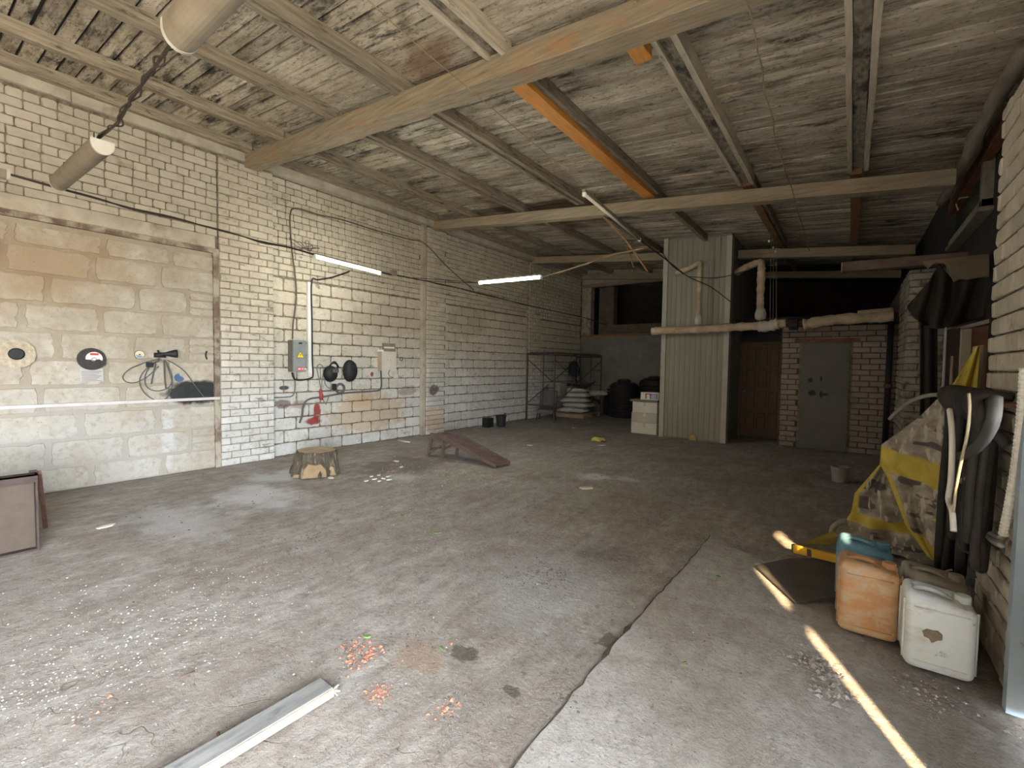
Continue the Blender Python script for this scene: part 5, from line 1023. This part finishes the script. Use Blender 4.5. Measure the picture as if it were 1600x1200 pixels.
canister(.115, 3.72, .275, .23, .42, .0, M_bl, 'blue plastic canister standing behind the orange one')
canister(.42, 3.45, .27, .24, .40, .0, M_dw, 'dirty pale canister standing behind the milky white one')
r = random.Random(5); cB = Vector((.372, 2.990, .20)); MB().prism([((.034+r.uniform(-.012, .012))*math.cos(k*.52), (.028+r.uniform(-.012, .010))*math.sin(k*.52)) for k in range(12)], .003, Matrix(((1, 0, 0, cB.x), (0, 0, -1, cB.y+.002), (0, 1, 0, cB.z), (0, 0, 0, 1)))).build('torn_label', mat('brown_label_rest', (.28, .22, .15), (.18, .14, .10), 40), tw, fix=True)
# ---- plate, level and other floor things
P = [at(1180, 883, 2, .03), at(1243, 940, 2, .03), at(1330, 930, 2, .03), at(1330, 872, 2, .03), at(1235, 872, 2, .03)]
tag(MB().add([p+Vector((0, 0, .0)) for p in P]+[p-Vector((0, 0, .012)) for p in P], [(0, 1, 2, 3, 4), (9, 8, 7, 6, 5)]+[(k, 5+k, 5+(k+1) % 5, (k+1) % 5) for k in range(5)]).build('steel_plate', mat('dark_plate', (.10, .088, .078), (.065, .057, .05), 6, .6, .3), fix=True), 'dark flat steel plate on the floor left of the orange canister', 'plate')
tag(MB().box((-.35, 3.75, -.0), (.0, 4.2, .016)).build('plate_packing', M_wood), 'thin timber packing under the dark steel plate', 'timber')
t = thing('spirit_level', 'yellow spirit level resting on the steel plate by the blue canister', 'spirit level', at(1245, 858, 2, .06)); a, c = at(1240, 857, 2, .065), Vector((.02, 4.10, .10)); d_ = (c-a).normalized()
MB().bar(a, a+d_*.62, .028, .062).build('bar', mat('level_yellow', (.70, .40, .03), (.60, .32, .03), 10, .5, .1), t, bevel=.003, seg=1); MB().bar(a-d_*.008, a, .03, .066).build('end_cap', M_black, t)
MB().bar(a+d_*.10+Vector((0, -.016, 0)), a+d_*.13+Vector((0, -.016, 0)), .004, .055).build('mark', M_rust, t)
tag(MB().lathe([(.085, 0), (.105, .19), (.11, .195), (.11, .20), (.10, .20), (.08, .01)], 18, T_(at(1312, 752, 2, 0))).build('clear_bucket', mat('cloudy_plastic', (.30, .28, .25), (.22, .20, .18), 6, .4), smooth=False), 'cloudy plastic bucket on the dark floor before the white brick room', 'bucket')
c = at(932, 689, 2, 0); t = thing('work_glove', 'crumpled yellow work glove on the floor before the boxes', 'glove', c); r = random.Random(3)
M_gl = mat('yellow_glove', (.62, .52, .14), (.46, .38, .10), 14, .8, .4)
MB().add(*[([c+Vector((.10*math.cos(a_)*s_, .07*math.sin(a_)*s_, z+.01*math.sin(a_*3))) for z, s_ in ((.0, 1), (.03, 1.1), (.06, .8), (.075, .3)) for a_ in [2*math.pi*k/12 for k in range(12)]], [(i*12+k, i*12+(k+1) % 12, (i+1)*12+(k+1) % 12, (i+1)*12+k) for i in range(3) for k in range(12)]+[tuple(36+k for k in range(12))])][0]).build('palm', M_gl, t, smooth=True)
for k in range(5):
    a_ = -.6+.35*k; d_ = Vector((math.cos(a_), math.sin(a_)*.6, 0)); MB().tube([c+d_*.08+Vector((0, 0, .04)), c+d_*.14+Vector((0, 0, .055)), c+d_*(.17+.01*k)+Vector((0, 0, .025))], [.02, .019, .014], 8, 4).build('finger', M_gl, t)
c = at(1080, 689, 2, 0); tag(MB().add(*[([Vector((c.x+.075*s_*math.cos(a_)+.01*math.sin(a_*4), 9.66-.02*math.sin(a_), z)) + Vector((0, .03*math.sin(a_), 0)) for z, s_ in ((0, .9), (.05, 1.0), (.10, .85), (.13, .5)) for a_ in [2*math.pi*k/10 for k in range(10)]], [(i*10+k, i*10+(k+1) % 10, (i+1)*10+(k+1) % 10, (i+1)*10+k) for i in range(3) for k in range(10)]+[tuple(30+k for k in range(10))])][0]).build('foam_lump', mat('yellow_foam', (.48, .34, .12), (.34, .23, .08), 20, .95, .5), smooth=True), 'yellow foam lump at the foot of the clad shaft', 'foam')
# ================================================================ CRUMBS
def chunk(c, s, r, flat=.6):
    vs = [Vector(v)*s for v in ((1, 0, 0), (-.9, .2, 0), (0, 1, .1), (.1, -.9, 0), (0, 0, flat), (0, .1, -.15))]
    rz = r.uniform(0, 6.3); q = [Matrix.Rotation(rz, 3, 'Z') @ Vector((v.x*r.uniform(.6, 1.2), v.y*r.uniform(.6, 1.2), v.z*r.uniform(.6, 1.2)))+Vector(c) for v in vs]
    return q, [(0, 2, 4), (2, 1, 4), (1, 3, 4), (3, 0, 4), (2, 0, 5), (1, 2, 5), (3, 1, 5), (0, 3, 5)]
def scatter(name, label, cat, m, spots, seed):
    """spots: (px, py, count, radius m, size lo, size hi)"""
    r = random.Random(seed); mb = MB()
    for px, py, n, R_, a, c in spots:
        o = at(px, py, 2, 0)
        for _ in range(n):
            q = r.gauss(0, .5)*R_, r.gauss(0, .5)*R_; s_ = (a+(c-a)*r.random()**2.2)*1.25
            x, y = o.x+q[0], o.y+q[1]; z = (.006 if x > -.93 and y < 3 else fz(x, y))
            mb.add(*chunk((x, y, z+s_*.15), s_, r))
    return tag(mb.build(name, m), label, cat, None, 'stuff')
M_bc = mat('brick_crumb', (.47, .20, .125), (.36, .145, .09), 40, .95, .2)
scatter('brick_crumbs', 'orange brick crumbs spilled on the foreground floor', 'rubble', M_bc, [(570, 1022, 90, .10, .003, .013), (553, 1010, 40, .08, .003, .012), (590, 1082, 110, .06, .002, .009), (700, 1105, 26, .07, .003, .014), (160, 1110, 14, .08, .003, .011), (850, 1072, 10, .08, .003, .01), (705, 1005, 5, .03, .006, .013), (820, 1000, 5, .04, .004, .01)], 1)
M_gr = mat('dark_gravel', (.17, .14, .115), (.09, .075, .06), 40, .95, .2)
scatter('dark_gravel', 'dark crumbs and gravel strewn over the middle of the floor', 'gravel', M_gr, [(560, 1010, 70, .12, .003, .012), (855, 895, 160, .22, .003, .012), (830, 915, 60, .35, .002, .009), (640, 1005, 60, .15, .003, .010), (1085, 1000, 30, .5, .002, .008), (700, 760, 150, 1.0, .003, .012), (950, 745, 90, .8, .004, .014), (480, 845, 70, .3, .003, .010), (885, 1090, 40, .08, .003, .009), (720, 1100, 60, .2, .002, .009), (400, 800, 90, 1.2, .003, .012), (1000, 900, 60, .8, .002, .008)], 2)
scatter('broken_concrete', 'pale and dark broken concrete bits in the hole by the sunlit strip', 'rubble', mat('concrete_bits', (.44, .40, .36), (.22, .19, .17), 30, .95, .3), [(1285, 1050, 120, .11, .004, .020), (1300, 1085, 80, .08, .004, .022), (1260, 1030, 60, .10, .003, .014), (1330, 1010, 60, .16, .003, .012), (1430, 1080, 60, .22, .003, .010), (1480, 1110, 40, .15, .003, .012)], 3)
scatter('white_chips', 'countless tiny white chips sprinkled over the left foreground floor', 'chips', mat('white_chip', (.78, .74, .66), (.66, .62, .55), 30, .9, 0), [(120, 990, 700, 1.0, .0015, .0055), (60, 1080, 300, .5, .0015, .005), (280, 965, 260, .6, .0015, .0055), (380, 900, 160, .7, .0015, .0055), (420, 1000, 120, .8, .0015, .004), (700, 900, 120, 1.4, .0015, .0045), (1000, 900, 80, 1.2, .0015, .0045), (600, 790, 90, 1.2, .002, .006)], 4)
scatter('dry_straw', 'bits of dry straw and wood shavings over the floor near the ramp', 'straw', mat('straw', (.50, .40, .24), (.36, .27, .15), 30, .9, 0), [(640, 735, 160, .8, .004, .016), (740, 745, 120, .7, .004, .015), (850, 720, 80, 1.0, .004, .015), (960, 770, 60, .6, .003, .012)], 5)
M_flake = mat('pale_flake', (.76, .73, .62), (.66, .62, .50), 12, .9, .1)
r = random.Random(21)
def flake(px, py, s_, label, group=None, m=M_flake, name='paint_flake', cat='flake'):
    c = at(px, py, 2, 0); n = 7; poly = [(s_*r.uniform(.6, 1.2)*math.cos(2*math.pi*k/n), s_*.6*r.uniform(.6, 1.2)*math.sin(2*math.pi*k/n)) for k in range(n)]
    o = MB().prism(poly, .008, T_((c.x, c.y, .001), r.uniform(0, 6.3))).build(name, m, fix=True); return tag(o, label, cat, group)
for px, py, lb in ((572, 752, 'leftmost, set apart'), (580, 745, 'at the upper left'), (586, 749, 'at the lower left'), (592, 743, 'farthest back'), (593, 752, 'nearest to the camera'), (599, 748, 'in the middle'), (607, 745, 'at the upper right'), (609, 750, 'at the lower right')): flake(px, py, .04, 'pale flake between stump and ramp, '+lb+' of its heap', 'pale flakes between stump and ramp')
flake(619, 721, .05, 'pale flake lying left of two before the ramp'); flake(627, 730, .05, 'pale flake lying right of two before the ramp'); flake(790, 722, .07, 'large pale flake at the foot of the ramp'); flake(165, 823, .07, 'pale torn scrap on the floor right of the steel bin')
flake(517, 747, .06, 'white scrap just right of the stump foot'); flake(896, 669, .08, 'white scrap on the floor before the sack pile'); flake(828, 696, .06, 'yellowish scrap on the floor right of the ramp'); flake(915, 763, .09, 'white chalky piece in the middle of the hall'); flake(940, 696, .07, 'white scrap next to the yellow glove')
flake(1190, 695, .09, 'yellow scrap lying nearest the passage door', None, mat('yellow_scrap', (.40, .27, .08))); flake(1215, 711, .10, 'yellow scrap on the dark floor before the grey door', None, MATS['yellow_scrap']); flake(1125, 727, .06, 'small tan scrap on the dark floor before the shaft', None, MATS['yellow_scrap'])
M_leaf = mat('green_leaf', (.16, .24, .07), (.10, .16, .05), 20, .7, .1)
for px, py, s_, lb in ((683, 833, .035, 'green leaf in the middle of the floor'), (574, 996, .02, 'small green leaf beside the brick crumbs'), (690, 1013, .018, 'green leaf beside the large oil stain'), (1123, 902, .02, 'green leaf on the smooth slab'), (628, 806, .03, 'dull green leaf near the pale flakes'), (702, 777, .03, 'green leaf before the ramp foot'), (1070, 1037, .012, 'tiny green leaf at the middle of the smooth slab')): flake(px, py, s_, lb, None, M_leaf, 'leaf', 'leaf')
c = at(293, 1055, 2, 0); tag(MB().tube([c+Vector((0, -.03, .004)), c+Vector((.002, .03, .006))], .004, 6).build('rusty_nail', M_rust), 'rusty nail lying alone on the left floor', 'nail')
c = at(633, 690, 2, 0); tag(MB().tube([at(622, 688, 2, .01), at(640, 691, 2, .01)], .012, 6).build('white_rod', M_white), 'short white rod on the floor by the second pilaster', 'rod')
